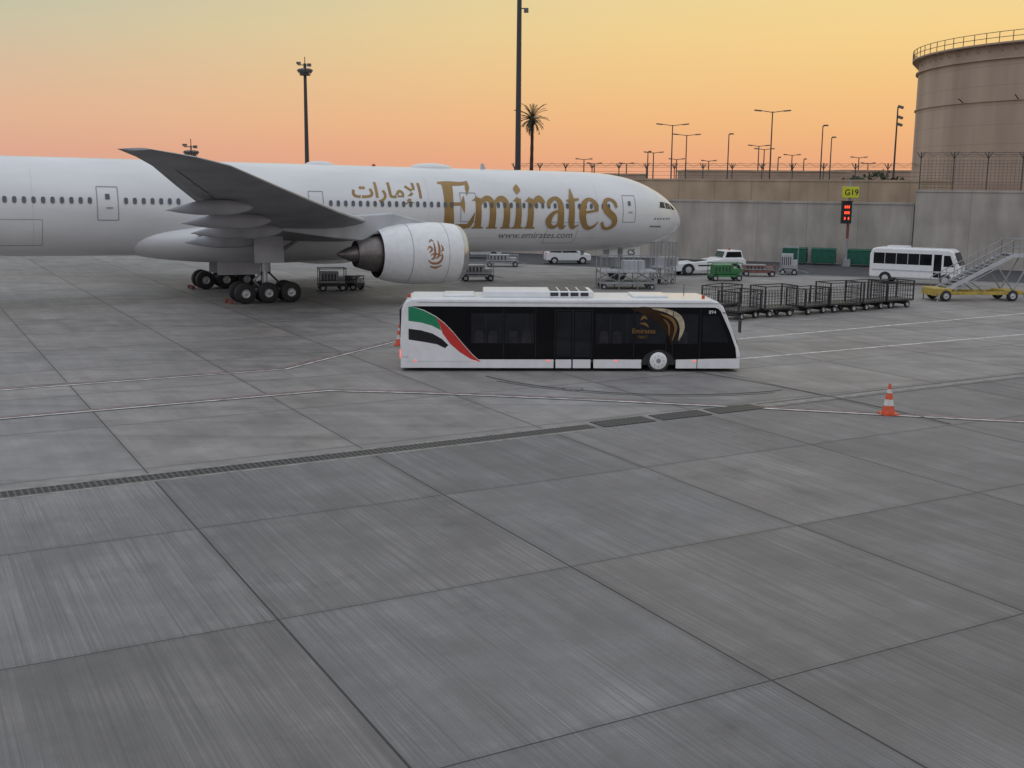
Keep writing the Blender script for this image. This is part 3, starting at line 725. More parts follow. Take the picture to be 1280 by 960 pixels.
def engine(side):
    y=side*9.9;cx=-24.95;cz=-2.55;c=(cx,y,cz);b=MB()
    b.rev([(.0,1.62),(-.05,1.68),(.0,1.75),(.18,1.83),(.42,1.89)],'metal',c)
    b.rev([(.42,1.89),(1.0,1.96),(2.0,2.0),(3.2,1.98),(4.3,1.88),(5.2,1.70),(5.7,1.52)],'white',c)
    b.rev([(5.7,1.52),(5.6,1.46),(4.3,1.5)],'exhaust',c)
    b.rev([(.0,1.62),(.5,1.54),(1.5,1.6)],'planegrey',c)
    b.rev([(1.5,1.6),(1.5,.45)],'blacksteel',c);b.rev([(1.5,.45),(1.1,.3),(.8,.02)],'blacksteel',c)
    b.rev([(4.3,1.5),(4.4,1.15),(5.4,1.2),(6.3,1.06),(7.1,.82)],'exhaust',c);b.rev([(7.1,.82),(7.0,.6)],'dark',c);b.rev([(6.8,.62),(7.6,.4),(8.3,.06)],'exhaust',c)
    for i in range(22):
        a=2*math.pi*i/22
        p=Vector((cx-1.42,y+.4*math.cos(a),cz+.4*math.sin(a)));q=Vector((cx-1.42,y+1.55*math.cos(a),cz+1.55*math.sin(a)));tn=Vector((.18,-math.sin(a)*.16,math.cos(a)*.16))
        b.add([p-tn*.6,p+tn*.6,q+tn,q-tn],[(0,1,2,3)],'steel')
    for d_,r_ in((1.45,1.985),(3.9,1.935)):
        b.rev([(d_,r_+.004),(d_+.03,r_+.004)],'seam',c)
    b.obj('engine',AP)
    b=MB()
    P=[(-26.9,-.62,),(-29.6,.02),(-33.5,-.25),(-37.5,-1.0),(-33.5,-1.55),(-31.6,-1.75),(-30.9,-1.35),(-26.9,-.9)]
    n=len(P);vs=[(x,y-.28,z) for x,z in P]+[(x,y+.28,z) for x,z in P]
    b.add(vs,[tuple(range(n)),tuple(range(2*n-1,n-1,-1))]+[(i,n+i,n+(i+1)%n,(i+1)%n) for i in range(n)],'planegrey')
    b.obj('engine_pylon',AP,bevel=.12,seg=3)
    b=MB();off=[.01]
    def emap(t,h):
        r,=hermite([(.42,1.89),(1.0,1.96),(2.0,2.0),(3.2,1.98),(4.3,1.88),(5.2,1.70),(5.7,1.52)],t)
        r+=off[0];yy=math.sqrt(max(r*r-h*h,.01));return (cx-t,y+side*yy,cz+h)
    def er(P):
        vs,fs=ribbon(P,6);b.add([emap(3.0-x if side<0 else 1.9+x,yv+.05) for x,yv in vs],fs,'bronze');off[0]+=.002
    er([(.05,-.35,.06),(.3,-.55,.12),(.75,-.55,.16),(1.0,-.25,.12),(.95,.1,.05)])
    er([(.45,.75,.05),(.5,.3,.14),(.45,-.2,.14),(.25,-.3,.06)]);er([(.75,.85,.05),(.8,.4,.14),(.75,-.1,.14),(.55,-.25,.06)])
    er([(.1,.1,.06),(.3,.3,.12),(.15,.5,.10),(0,.3,.05)]);er([(.95,.6,.05),(1.05,.3,.12),(.9,.2,.05)]);er([(.2,-.75,.05),(.6,-.85,.14),(1.0,-.7,.05)])
    er([(.15,.75,.04),(.3,.9,.1),(.45,.8,.04)]);er([(.2,-.05,.05),(.5,.05,.10),(.95,-.1,.05)])
    b.obj('engine_emblem',AP)
engine(-1);engine(1)
def maingear(side):
    b=MB();y=side*5.49;s0=36.6
    for i in(-1,0,1):
        s=s0+i*1.48;z=gz(s)+.66
        for q in(-.70,.70):b.wheel((-s,y+q,z),.66,.50,hr=.42)
        b.cyl((-s,y-.7,z),(-s,y+.7,z),.10,'steel',n=10)
    b.cyl((-(s0-1.7),y,gz(s0)+.72),(-(s0+1.7),y,gz(s0)+.72),.19,'steel',n=12)
    b.cyl((-s0,y,gz(s0)+.75),(-s0,y,gz(s0)+2.3),.17,'metal',n=14)
    b.cyl((-s0,y,gz(s0)+2.0),(-s0+.3,y+side*.2,-1.3),.29,'planegrey',n=14)
    b.cyl((-s0,y,gz(s0)+2.6),(-s0+2.3,y-side*.3,-1.9),.12,'steel',n=10)
    b.cyl((-s0,y,gz(s0)+2.5),(-s0,y-side*2.6,-2.3),.13,'steel',n=10)
    b.cyl((-s0-.2,y,gz(s0)+1.9),(-s0-.75,y,gz(s0)+1.4),.07,'steel',n=8);b.cyl((-s0-.75,y,gz(s0)+1.4),(-s0-.2,y,gz(s0)+.85),.07,'steel',n=8)
    b.cyl((-s0+1.2,y+.1,gz(s0)+1.0),(-s0+.2,y+.1,gz(s0)+2.0),.06,'blacksteel',n=8)
    b.cyl((-s0-.3,y-.15,gz(s0)+.9),(-s0-.1,y-.1,-1.6),.035,'rubber',n=6)
    b.box((-s0+.15,y+side*.55,-2.45),(1.9,.07,1.7),'planegrey',rx=side*.12)
    b.box((-s0-.2,side*1.2,-3.85),(3.6,.07,1.1),'planegrey',rx=side*.1)
    for q in(-.45,.45):b.box((-s0-2.35,y+q,.12+gz(s0+2.3)),(.28,.4,.24),'oldred')
    b.obj('main_landing_gear',AP)
maingear(-1);maingear(1)
b=MB();s0=5.9
for q in(-.38,.38):b.wheel((-s0,q,gz(s0)+.54),.54,.36,hr=.45)
b.cyl((-s0,-.4,gz(s0)+.54),(-s0,.4,gz(s0)+.54),.08,'steel');b.cyl((-s0,0,gz(s0)+.54),(-s0-.1,0,-2.6),.14,'planegrey');b.cyl((-s0,0,gz(s0)+1.5),(-s0+1.6,0,-2.5),.07,'steel')
for q in(-.6,.6):
    b.box((-s0+.9,q,-3.2),(1.7,.05,.9),'white');b.box((-s0-.75,q*.8,-3.25),(.8,.05,.75),'white')
b.box((-s0+.05,0,gz(s0)+1.9),(.25,.5,.25),'lamp')
b.obj('nose_landing_gear',AP)
o=bpy.data.objects.new('gear_door_code',fontmesh('C5',.62,.01));o.data.materials.clear();o.data.materials.append(M['fblack']);bpy.context.collection.objects.link(o);o.parent=AP;o.location=(-5.4,-.64,-3.42);o.rotation_euler=(R(90),0,0)
def surf(name,secs,k,vert=False,side=1):
    b=MB();vs=[];n=0
    for y,le,ch,z,t in secs:
        rg=[(-(le+x*ch),.5*t*ch*h) for x,h in AF]+[(-(le+x*ch),-.5*t*ch*h) for x,h in AF[-2:0:-1]]
        n=len(rg)
        for x,h in rg: vs.append((x,h,y) if vert else (x,side*y,z+h))
    m=len(secs);b.add(vs,[(j*n+i,j*n+(i+1)%n,(j+1)*n+(i+1)%n,(j+1)*n+i) for j in range(m-1) for i in range(n)],k,True);b.add(vs[-n:],[tuple(range(n))],k)
    return b.obj(name,AP)
surf('vertical_fin',[(2.2,57.5,12.0,0,.09),(4,60,9.6,0,.09),(12.6,68.3,3.6,0,.09)],'planewhite',True)
for side in(-1,1):surf('tailplane',[(.5,63.5,7.4,1.5,.09),(10.7,71.0,2.4,2.3,.09)],'planegrey',False,side)
b=MB()
for side in(-1,1):
    for k,x0,x1 in(('red',62.5,64.5),('fgreen',64.7,67.0),('fblack',67.4,69.2)):
        yy=side*.46
        b.add([(-x0,yy,4.3),(-x1,yy,4.3),(-(x1+4.5),yy*.55,10.3),(-(x0+4.5),yy*.55,10.3)],[(0,1,2,3)],k)
b.obj('fin_flag',AP)
# ================================================================ APRON BUS
BA=math.atan2(.55,14.13)
BP=empty('airport_bus',(-4.60-math.sin(BA)*1.5,45.64+math.cos(BA)*1.5,0),(0,0,BA))
b=MB()
b.prism([(0.0,.55),(-.02,1.2),(.05,2.55),(.18,2.88),(.45,3.02),(12.75,3.02),(13.1,2.93),(13.34,2.72),(13.72,1.85),(14.02,1.05),(14.12,.75),(14.12,.55)],-1.5,1.5,'white')
b.obj('body',BP,bevel=.09,seg=4)
b=MB()
def skirt(x0,x1,z0=.14,z1=.56):
    for y in(-1.47,1.47):b.box(((x0+x1)/2,y,(z0+z1)/2),(x1-x0,.06,z1-z0),'white')
skirt(0.0,6.32);skirt(6.40,7.06);skirt(7.12,7.86);skirt(7.98,9.98);skirt(11.42,12.3);skirt(12.33,14.08)
b.box((14.07,0,.35),(.1,2.9,.42),'white');b.box((.03,0,.35),(.06,2.9,.42),'white')
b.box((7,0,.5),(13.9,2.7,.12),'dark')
b.obj('skirt',BP,bevel=.015,seg=2)
b=MB()
for y in(-1,1):
    yy=lambda o:y*(1.5+o)
    b.sheet([(.34,.50),(.34,2.70),(12.95,2.70),(13.10,2.66),(13.22,2.55),(13.62,1.72),(13.90,1.02),(13.96,.58),(11.5,.52)],yy(.006),'black')
    for x0,x1 in((2.9,4.2),(4.28,5.5),(8.05,9.6),(9.68,10.95),(11.3,12.3),):
        b.sheet([(x0,1.18),(x0,2.42),(x1,2.42),(x1,1.18)],yy(.010),'busglass')
    for x0 in(3.05,3.6,4.45,5.0,8.2,8.75,11.5):
        b.sheet([(x0,1.19),(x0+.02,1.62),(x0+.08,1.70),(x0+.30,1.70),(x0+.36,1.62),(x0+.38,1.19)],yy(.0115),'seat')
    for x0 in(3.5,5.2,8.65,9.35):b.box((x0,yy(.0125),1.8),(.03,.002,1.2),'seat')
    b.sheet([(12.5,1.25),(12.5,2.35),(13.15,2.35),(13.58,1.35),(13.58,1.25)],yy(.010),'busglass')
    for x0,x1 in((6.36,7.08),(7.12,7.9)):
        b.sheet([(x0+.06,.62),(x0+.06,2.5),(x1-.06,2.5),(x1-.06,.62)],yy(.010),'busglass')
        for x in(x0,x1):b.box((x,yy(.012),1.55),(.03,.014,2.0),'fblack')
    b.box((7.13,yy(.012),2.56),(1.6,.014,.03),'fblack')
    for x in(11.25,12.4,10.98,9.64,5.56,4.24):b.box((x,yy(.009),1.6),(.03,.012,2.0),'fblack')
    b.box((7,yy(.008),2.86),(12.6,.012,.02),'seam')
b.obj('side_glazing',BP)
b=MB()
def sw(pts,o,k):
    P=[((u-501)/30.0,(465-v_)/31.0) for u,v_ in pts]
    for y in(-1,1):b.sheet(P,y*(1.5+o),k)
sw([(510.5,381),(515,381.5),(530,386),(545,394),(556,403),(566,414),(578,429),(590,443),(600,452),(598,452),(510.5,452)],.012,'white')
sw([(511,382),(516,382),(530,387),(545,395),(549,404),(551,412),(540,406),(526,402),(511,400)],.016,'fgreen')
sw([(511,410),(526,412),(540,416),(552,423),(560,431),(556,435),(546,430),(530,427),(511,424)],.016,'fblack')
sw([(545,395),(556,404),(566,415),(578,430),(590,444),(600,452.5),(588,449),(574,440),(562,429),(553,416),(549,404)],.018,'red')
b.obj('flag_livery',BP)
b=MB();oo=[.013]
def br(P,k):
    vs,fs=ribbon([((u-501)/30.0,(465-v_)/31.0,w_) for u,v_,w_ in P],8);b.add([(x,-1.5-oo[0],z) for x,z in vs],fs,k);oo[0]+=.0015
br([(786,384,.05),(800,385,.28),(815,390,.45),(828,400,.45),(836,415,.3),(838,430,.05)],'brown')
br([(812,383,.03),(830,386,.16),(845,394,.24),(850,408,.2),(846,424,.04)],'cream')
br([(822,390,.03),(836,396,.12),(842,408,.12),(838,424,.03)],'muralgold')
br([(826,396,.02),(833,404,.07),(834,418,.02)],'muralgold')
br([(798,398,.03),(802,394,.12),(806,397,.03)],'muralgold');br([(797,402,.03),(804,403,.1),(808,407,.03)],'muralgold')
b.obj('bird_mural',BP)
def text_plane(name,txt,parent,loc,rot,size,k,off=0):
    me=fontmesh(txt,size,off);me.materials.clear();me.materials.append(M[k]);o=bpy.data.objects.new(name,me);bpy.context.collection.objects.link(o)
    o.parent=parent;o.location=loc;o.rotation_euler=rot;return o
text_plane('side_lettering','Emirates',BP,(9.55,-1.53,1.62),(R(90),0,0),.28,'muralgold',.004)
text_plane('side_lettering','FIRST',BP,(9.8,-1.53,1.40),(R(90),0,0),.17,'muralgold')
text_plane('fleet_number','894',BP,(12.72,-1.53,2.44),(R(90),0,0),.2,'white')
b=MB()
v0=[Vector(p) for p in((13.36,-1.32,2.66),(13.36,1.32,2.66),(14.02,1.32,1.1),(14.02,-1.32,1.1))]
nrm=Vector((.9,0,.42)).normalized()*.03
b.add([tuple(p+nrm) for p in v0],[(0,1,2,3)],'glass')
b.box((-.03,0,1.95),(.03,2.4,1.2),'black')
b.box((14.13,0,.62),(.03,2.5,.18),'black')
for y in(-1.2,1.2):
    b.box((14.135,y,.5),(.04,.3,.14),'metal');b.box((-.035,y,.7),(.03,.2,.35),'taillamp')
b.obj('windscreen',BP)
b=MB()
b.box((5.7,0,3.15),(4.6,1.9,.28),'white');b.box((2.4,0,3.06),(1.3,1.6,.12),'white');b.box((10.4,0,3.06),(1.5,1.6,.12),'white')
b.obj('roof_air_conditioner',BP,bevel=.09,seg=3)
b=MB()
for i in range(4):
    b.box((6.35+i*.42,0,3.302),(.33,1.5,.02),'blacksteel')
    b.box((6.35+i*.42,-.955,3.16),(.33,.02,.15),'blacksteel')
for x,y in((.35,-1.1),(12.55,-1.1)):b.cyl((x,y,3.02),(x,y,3.17),.07,'amber',n=10);
b.cyl((12.0,.3,3.02),(12.0,.3,3.5),.015,'blacksteel',n=5)
b.obj('roof_details',BP)
b=MB()
b.wheel((10.68,-1.32,.47),.47,.3,hub='white',hr=.78,n=32);b.wheel((10.68,1.32,.47),.47,.3,hub='white',hr=.78,n=32)
for y in(-1.2,1.2):b.wheel((3.95,y,.40),.40,.3,n=28)
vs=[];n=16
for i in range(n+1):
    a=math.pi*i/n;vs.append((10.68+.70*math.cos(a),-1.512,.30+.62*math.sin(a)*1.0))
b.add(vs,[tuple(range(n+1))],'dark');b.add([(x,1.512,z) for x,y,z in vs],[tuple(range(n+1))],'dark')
b.rev2((10.68,-1.55,.47),[(0,.47),(.0,.36)],'rubber',32,None)
b.rev2((10.68,-1.55,.47),[(0,.36),(-.03,.33),(-.05,.15),(-.05,.02)],'white',28,None)
b.rev2((10.68,-1.602,.47),[(0,.10),(0,.01)],'steel',20,None)
for i in range(8):
    a=i*math.pi/4;b.box((10.68+.22*math.cos(a),-1.60,.47+.22*math.sin(a)),(.035,.02,.035),'steel')
b.obj('wheels',BP)
b=MB()
for x,z in((.6,.45),(3.1,.46),(6.1,.46),(8.9,.46),(12.2,.46)):b.box((x,-1.505,z),(.09,.02,.05),'taillamp')
b.cyl((13.3,-1.5,2.5),(13.95,-1.72,2.35),.02,'blacksteel',n=6);b.box((13.98,-1.75,1.95),(.08,.22,.5),'blacksteel')
b.cyl((13.95,-1.72,2.35),(13.97,-1.74,2.1),.02,'blacksteel',n=6)
b.box((13.98,1.7,1.95),(.08,.22,.5),'blacksteel');b.cyl((13.3,1.5,2.5),(13.97,1.7,2.2),.02,'blacksteel',n=6)
b.obj('mirrors_and_markers',BP)
# ================================================================ traffic cones
def cone(X,Y,s=1.0,name='traffic_cone'):
    b=MB();b.box((0,0,.03),(.52*s,.52*s,.06),'orange')
    H_=1.02*s;prs=[(0.06,.19),(.30,.15),(.301,.152),(.50,.115),(.501,.113),(.70,.08),(.701,.082),(.82,.06),(.821,.058),(1,.03)]
    for i in range(len(prs)-1):
        z0,r0=prs[i];z1,r1=prs[i+1]
        if z1-z0>.01:b.cyl((0,0,z0*H_),(0,0,z1*H_),r0*s*1.1,('conewhite' if i in(2,6) else 'orange'),r1=r1*s*1.1,n=24,cap=(i==8))
    b.obj(name,loc=(X,Y,0),rot=(0,0,random.random()))
cone(12.88,37.58,1.05);cone(-5.4,53.2);cone(-43,118,.9)
# ================================================================ baggage carts
def cart(X,Y,rz,h=1.55,open_=False):
    b=MB();L_=2.45;Wd=1.5;zf=.52
    b.box((0,0,zf),(L_,Wd,.1),'blacksteel')
    for x in(-L_/2+.04,L_/2-.04):
        for y in(-Wd/2+.04,Wd/2-.04):b.box((x,y,zf+h/2*.75),(.06,.06,h*.75),'blacksteel')
        b.box((x,0,zf+h*.75),(.06,Wd,.06),'blacksteel')
        for i in range(7):b.box((x,-Wd/2+.12+i*.21,zf+h*.37),(.018,.02,h*.74),'blacksteel')
        for i in range(3):b.box((x,0,zf+.25+i*.33),(.02,Wd,.02),'blacksteel')
    for y in(-Wd/2+.04,Wd/2-.04):
        b.box((0,y,zf+h*.75),(L_,.05,.05),'blacksteel')
        for i in range(11):b.box((-L_/2+.12+i*.22,y,zf+h*.3),(.018,.02,h*.6),'blacksteel')
        for i in range(3):b.box((0,y,zf+.25+i*.33),(L_,.02,.025),'blacksteel')
    for x in(-.75,.75):
        for y in(-.6,.6):b.wheel((x,y,.22),.22,.14,n=14)
        b.cyl((x,-.6,.22),(x,.6,.22),.04,'blacksteel',n=6);b.box((x,0,.36),(.2,1.0,.22),'blacksteel')
    b.cyl((L_/2,0,.4),(L_/2+.75,0,.32),.035,'steel',n=6)
    b.obj('baggage_cart',loc=(X,Y,0),rot=(0,0,rz))
ca=math.atan2(8.4,13.4)
for i,(X,Y,dr) in enumerate([(13.3,65.5,.25),(15.6,66.9,-.10),(18.1,68.6,.12),(20.3,69.8,-.14),(22.5,71.3,.08),(24.6,72.6,-.05)]):
    cart(X,Y,ca+dr,h=(1.5,1.75,1.4,1.75,1.7,1.6)[i])
cart(12.9,69.0,ca+.3,1.5)
# ================================================================ minibus
def minibus(X,Y,rz):
    e=empty('minibus',(X,Y,0),(0,0,rz));e.scale=(1.0,1.05,1.1);b=MB()
    b.prism([(-3.5,.45),(-3.52,2.1),(-3.35,2.52),(-3.0,2.62),(2.6,2.62),(2.95,2.45),(3.3,1.7),(3.5,1.35),(3.55,.45)],-1.03,1.03,'white');b.obj('body',e,bevel=.12,seg=4)
    b=MB()
    for s in(-1,1):
        y=s*1.035
        b.sheet([(-3.2,1.45),(-3.2,2.25),(1.35,2.25),(1.35,1.45)],y,'glass')
        b.sheet([(2.25,1.4),(2.25,2.2),(2.72,2.2),(3.05,1.4)],y,'glass');b.sheet([(1.5,.6),(1.5,2.25),(2.1,2.25),(2.1,.6)],y,'glass')
        for x in(-2.3,-1.4,-.5,.4):b.box((x,y,1.85),(.05,.02,.8),'planegrey')
        b.box((0,y,1.0),(6.6,.012,.1),'planegrey')
        for x in(-2.2,2.45):
            b.wheel((x,s*.92,.4),.4,.24,n=22)
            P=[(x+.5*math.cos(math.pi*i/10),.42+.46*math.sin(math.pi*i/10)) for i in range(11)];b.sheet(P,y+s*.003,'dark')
            b.rev2((x,s*1.05,.4),[(0,.40),(.0,.26)],'rubber',22,None);b.rev2((x,s*1.055,.4),[(0,.25),(s*.02,.02)],'hub',16,None)
    nn_=Vector((.9,0,.4)).normalized()*.04
    b.add([tuple(Vector(p)+nn_) for p in((2.97,-.9,2.38),(2.97,.9,2.38),(3.42,.9,1.5),(3.42,-.9,1.5))],[(0,1,2,3)],'glass')
    b.box((-3.53,0,1.85),(.03,1.7,.75),'glass')
    for y in(-.8,.8):
        b.box((3.555,y,.95),(.05,.3,.22),'metal');b.box((-3.54,y,1.0),(.04,.14,.4),'red')
    b.box((3.57,0,.95),(.04,.9,.2),'blacksteel');b.box((3.56,0,.55),(.1,1.9,.22),'planegrey')
    b.cyl((3.1,-1.0,2.0),(3.4,-1.3,2.0),.02,'blacksteel',n=5);b.box((3.4,-1.3,1.85),(.06,.2,.35),'blacksteel')
    b.box((-1.5,0,2.68),(1.6,1.2,.14),'white')
    b.obj('windows_and_wheels',e)
minibus(32.5,90.4,R(-33))
# ================================================================ passenger stairs
def stairs(X,Y,rz):
    e=empty('passenger_stairs',(X,Y,0),(0,0,rz));b=MB()
    for y in(-.9,.9):
        b.box((2.9,y,.55),(6.4,.16,.22),'yellow')
    b.box((.3,0,.62),(1.2,2.0,.5),'yellow');b.box((5.4,0,.6),(1.2,2.0,.3),'yellow');b.box((3,0,.55),(.2,1.8,.2),'yellow')
    for x,y in((.5,-.95),(.5,.95),(5.3,-.95),(5.3,.95)):
        b.wheel((x,y,.38),.38,.24,n=20)
    for x in(-.1,6.1):
        for y in(-1.05,1.05):b.cyl((x,y,0.03),(x,y,.6),.05,'steel',n=8);b.cyl((x,y,0),(x,y,.04),.14,'steel',n=10)
    b.obj('chassis',e,bevel=.02)
    b=MB();x0,z0,x1,z1=.2,.5,5.2,3.1
    for y in(-.75,.75):
        vs=[(x0,z0-.1),(x1,z1-.15),(x1,z1+.12),(x0,z0+.2)];b.prism(vs,y-.04,y+.04,'planegrey')
        for i in range(10):
            t=i/9;x=x0+(x1-x0)*t;z=z0+(z1-z0)*t;b.cyl((x,y,z),(x,y,z+1.05),.025,'steel',n=6)
        for hh in(.55,1.05):b.cyl((x0,y,z0+hh),(x1,y,z1+hh),.03,'steel',n=6)
        for i in range(6):
            x=x1+i*.45;b.cyl((x,y,z1),(x,y,z1+1.1),.025,'steel',n=6)
        for hh in(.55,1.1):b.cyl((x1,y,z1+hh),(x1+2.3,y,z1+hh),.03,'steel',n=6)
        b.box((x1+1.15,y,z1),(2.3,.08,.2),'planegrey')
    n=15
    for i in range(n):
        t=i/(n-1);b.box((x0+(x1-x0)*t,0,z0+.1+(z1-z0)*t),(.34,1.42,.05),'steel')
    b.box((x1+1.2,0,z1+.02),(2.3,1.42,.06),'steel')
    b.obj('flight',e)
    b=MB()
    for y in(-.8,.8):
        b.cyl((5.4,y,.7),(6.6,y,3.0),.06,'steel',n=8);b.cyl((4.2,y,2.3),(5.4,y,.7),.06,'steel',n=8);b.cyl((2.2,y,1.4),(3.4,y,.6),.05,'steel',n=8)
        b.cyl((1.2,y,.7),(4.6,y,2.5),.045,'steel',n=8)
    b.obj('supports',e)
stairs(29.0,77.4,R(6));
# ================================================================ dumpsters
def bin_(X,Y,rz):
    b=MB();b.prism([(-.62,.2),(.62,.2),(.72,1.35),(.60,1.62),(-.72,1.45)],-1.15,1.15,'bin')
    b.box((0,0,1.58),(1.2,2.34,.06),'bin',ry=-.09)
    for y in(-.7,0,.7):b.box((.0,y,.8),(1.42,.08,1.0),'bin')
    for x in(-.5,.5):
        for y in(-.9,.9):b.wheel((x,y,.1),.1,.06,n=10)
    for y in(-1.2,1.2):b.cyl((0,y-.06,1.2),(0,y+.06,1.2),.08,'steel',n=8)
    b.obj('dumpster',loc=(X,Y,0),rot=(0,0,rz),bevel=.02)
wr=WA+R(90)
for px,Yb in((28.3,113.0),(30.9,112.0),(34.0,110.4),(37.0,108.9),(39.4,107.8)):bin_(px,Yb,wr+random.uniform(-.08,.08))
# ================================================================ stand sign
e=empty('gate_sign',(32.6,110.2,0));b=MB()
b.cyl((0,0,0),(0,0,8.3),.11,'steel',n=10);b.box((0,0,.35),(.7,.7,.7),'steel');b.box((0,0,3.4),(.22,.22,1.4),'oldred')
b.obj('post',e)
b=MB();b.box((0,-.2,7.15),(1.55,.3,1.05),'yelsign');b.box((-.3,-.22,5.2),(.95,.4,2.1),'ledbox');b.box((-.3,-.3,6.3),(1.1,.6,.08),'ledbox');b.obj('sign_box',e,bevel=.03)
b=MB()
for z in(5.75,5.2,4.65):
    for i in range(3):
        if not (z<5 and i==1): b.box((-.48+i*.18,-.43,z),(.10,.02,.24),'led')
b.obj('led_display',e)
text_plane('stand_number','G19',e,(-.62,-.36,6.88),(R(90),0,0),.78,'fblack',.012)
# ================================================================ aircraft tug
def tug(X,Y,rz):
    e=empty('aircraft_tow_tractor',(X,Y,0),(0,0,rz));b=MB()
    b.prism([(-3.6,.45),(-3.65,.75),(-3.2,1.0),(-1.2,1.15),(.8,1.35),(1.2,1.45),(3.3,1.45),(3.5,1.2),(3.55,.4),(-3.4,.35)],-1.2,1.2,'white');b.obj('body',e,bevel=.08,seg=3)
    b=MB();b.prism([(1.4,1.44),(1.65,2.1),(3.15,2.1),(3.35,1.44)],-.95,.95,'white');b.obj('cab',e,bevel=.08)
    b=MB()
    for s in(-1,1):
        b.sheet([(1.62,1.52),(1.78,2.0),(3.05,2.0),(3.2,1.52)],s*.958,'glass')
        for x in(-1.9,2.4):
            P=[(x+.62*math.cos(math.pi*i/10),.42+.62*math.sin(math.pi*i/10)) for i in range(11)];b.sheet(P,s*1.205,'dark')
            b.wheel((x,s*1.08,.5),.5,.36,n=22)
            b.rev2((x,s*1.27,.5),[(0,.48),(0,.28)],'rubber',22,None);b.rev2((x,s*1.275,.5),[(0,.27),(s*.02,.02)],'hub',18,None)
        b.box((.2,s*1.206,.85),(2.4,.012,.12),'fblack')
        b.box((-3.1,s*.9,1.05),(.5,.3,.12),'fblack')
    b.add([(1.38,-.8,1.52),(1.38,.8,1.52),(1.59,.8,2.02),(1.59,-.8,2.02)],[(0,1,2,3)],'glass')
    b.cyl((2.4,0,2.1),(2.4,0,2.3),.08,'amber',n=8);b.box((-.6,0,1.26),(1.2,1.6,.1),'blacksteel')
    b.obj('details',e)
tug(16.7,98.6,R(14))
# ================================================================ work platforms under the nose
def platform(X,Y,rz,L_=4.2,Wd=2.2,H_=2.4,name='maintenance_platform'):
    b=MB()
    for x in(-L_/2,-L_/6,L_/6,L_/2):
        for y in(-Wd/2,Wd/2):b.cyl((x,y,0),(x,y,H_),.04,'steel',n=6)
    for z in(.45,1.25,H_):
        for y in(-Wd/2,Wd/2):b.cyl((-L_/2,y,z),(L_/2,y,z),.035,'steel',n=6)
        for x in(-L_/2,L_/2):b.cyl((x,-Wd/2,z),(x,Wd/2,z),.035,'steel',n=6)
    b.box((0,0,.5),(L_,Wd,.12),'steel');b.box((0,0,1.35),(L_,Wd,.1),'planegrey');
    for y in(-Wd/2,Wd/2):
        for i in range(3):
            x=-L_/2+i*L_/3;b.cyl((x,y,.5),(x+L_/3,y,1.3),.03,'steel',n=6);b.cyl((x+L_/3,y,.5),(x,y,1.3),.03,'steel',n=6)
        for i in range(11):
            x=-L_/2+i*L_/10;b.cyl((x,y,1.35),(x,y,H_),.015,'steel',n=4)
    for x in(-L_/2+.3,L_/2-.3):
        for y in(-Wd/2+.1,Wd/2-.1):b.wheel((x,y,.2),.2,.12,n=12)
    b.box((.5,0,1.75),(1.6,1.2,.7),'planegrey')
    b.obj(name,loc=(X,Y,0),rot=(0,0,rz))
platform(8.5,84.3,R(4));platform(11.8,88.5,R(50),1.6,1.4,3.3,'maintenance_platform')
# ================================================================ small ground equipment
def gse(name,X,Y,rz,L_,Wd,H_,k,frame='blacksteel'):
    b=MB()
    b.box((0,0,.42),(L_,Wd,.16),frame);b.box((-.1*L_,0,.5+H_*.3),(L_*.62,Wd*.8,H_*.5),k)
    b.box((.33*L_,0,.5+H_*.18),(L_*.22,Wd*.7,H_*.3),k)
    for x in(-L_/2+.3,L_/2-.3):
        for y in(-Wd/2+.05,Wd/2-.05):b.wheel((x,y,.26),.26,.18,n=14)
    for x in(-L_/2+.06,L_/2-.06):
        for y in(-Wd/2+.05,Wd/2-.05):b.cyl((x,y,.4),(x,y,H_),.03,frame,n=6)
        b.cyl((x,-Wd/2,H_),(x,Wd/2,H_),.03,frame,n=6)
    for y in(-Wd/2+.05,Wd/2-.05):b.cyl((-L_/2,y,H_),(L_/2,y,H_),.03,frame,n=6);b.cyl((-L_/2,y,.8),(L_/2,y,.8),.025,frame,n=6)
    b.cyl((L_/2,0,.4),(L_/2+.9,0,.2),.03,'steel',n=6)
    for i in range(5):b.box((-.1*L_-.25*L_+i*.11*L_,-Wd*.405,.5+H_*.3),(.05*L_,.02,H_*.3),'blacksteel')
    b.obj(name,loc=(X,Y,0),rot=(0,0,rz))
gse('ground_power_unit',-13.0,80.5,R(15),2.0,1.4,1.6,'fairing');gse('hydraulic_cart',-11.6,81.2,R(-20),1.3,1.2,1.0,'steel','blacksteel')
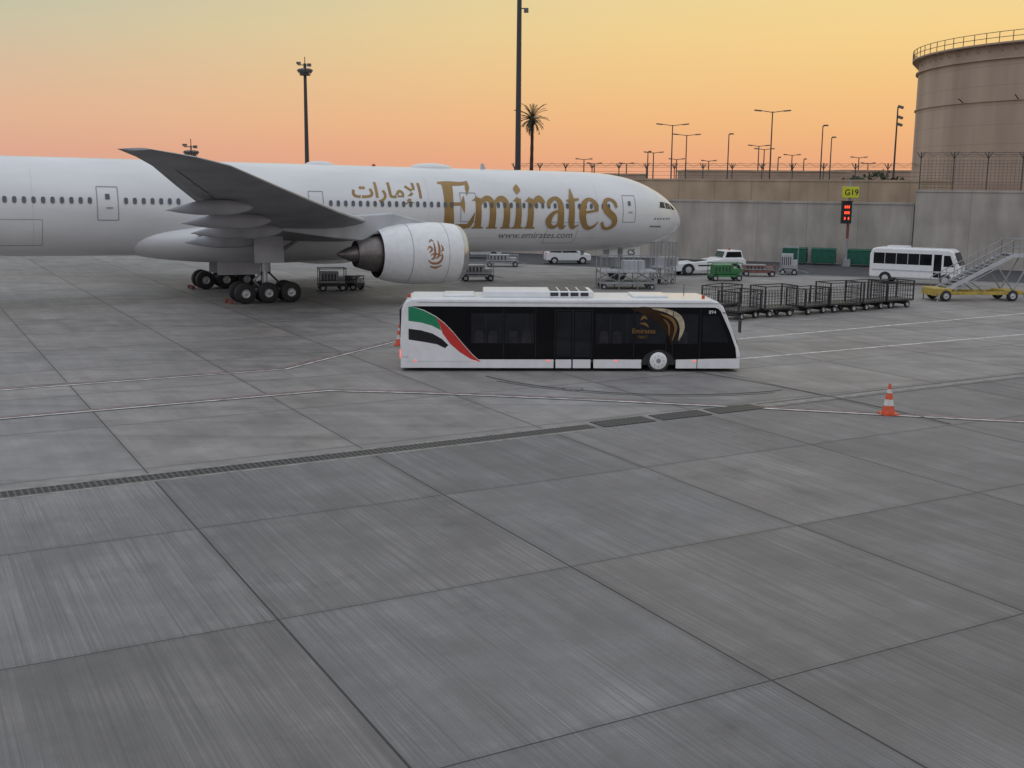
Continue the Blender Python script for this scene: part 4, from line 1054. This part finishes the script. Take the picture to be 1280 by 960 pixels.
gse('air_start_unit',-2.9,90,R(10),2.6,1.6,1.4,'planegrey','steel');gse('water_cart',-7.5,98,R(30),2.6,1.4,1.5,'steel')
gse('towed_green_unit',17.4,92.2,R(8),2.6,1.4,1.45,'green','green')
gse('ladder_cart',21.2,97.0,R(-5),2.8,1.3,.9,'steel','oldred')
gse('ladder_cart',24.3,99.0,R(-15),1.6,1.3,2.4,'planegrey','steel')
gse('pallet_dolly',-1.0,106,R(0),3,1.6,1.1,'planegrey','steel')
gse('pallet_dolly',-8.5,112,R(0),3,1.6,1.4,'white','steel')
def car(X,Y,rz,k='white'):
    e=empty('parked_car',(X,Y,0),(0,0,rz));b=MB()
    b.prism([(-2.2,.35),(-2.22,.95),(-2.05,1.2),(-1.85,1.62),(-1.5,1.72),(.3,1.72),(1.25,1.12),(2.1,.98),(2.25,.75),(2.22,.32)],-.87,.87,k);b.obj('body',e,bevel=.1,seg=3)
    b=MB()
    for s in(-1,1):
        y=s*.875;b.sheet([(-1.85,1.15),(-1.7,1.55),(-.7,1.6),(-.7,1.12)],y,'glass');b.sheet([(-.62,1.12),(-.62,1.6),(.28,1.58),(.95,1.12)],y,'glass')
        for x in(-1.4,1.4):
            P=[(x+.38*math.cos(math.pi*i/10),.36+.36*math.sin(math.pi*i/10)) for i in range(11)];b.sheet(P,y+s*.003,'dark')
            b.rev2((x,s*.89,.33),[(0,.33),(0,.2)],'rubber',20,None);b.rev2((x,s*.895,.33),[(0,.2),(s*.015,.02)],'hub',16,None);b.wheel((x,s*.76,.33),.33,.2,n=20)
        b.box((-2.21,s*.7,1.0),(.06,.16,.26),'red');b.box((2.2,s*.65,.8),(.08,.3,.14),'metal')
    nn_=Vector((.5,0,.8)).normalized()*.03
    b.add([tuple(Vector(p)+nn_) for p in((.34,-.72,1.68),(.34,.72,1.68),(1.2,.76,1.16),(1.2,-.76,1.16))],[(0,1,2,3)],'glass')
    b.obj('windows_and_wheels',e)
car(5.3,110.5,R(8));car(-3.5,118,R(5),'planegrey')
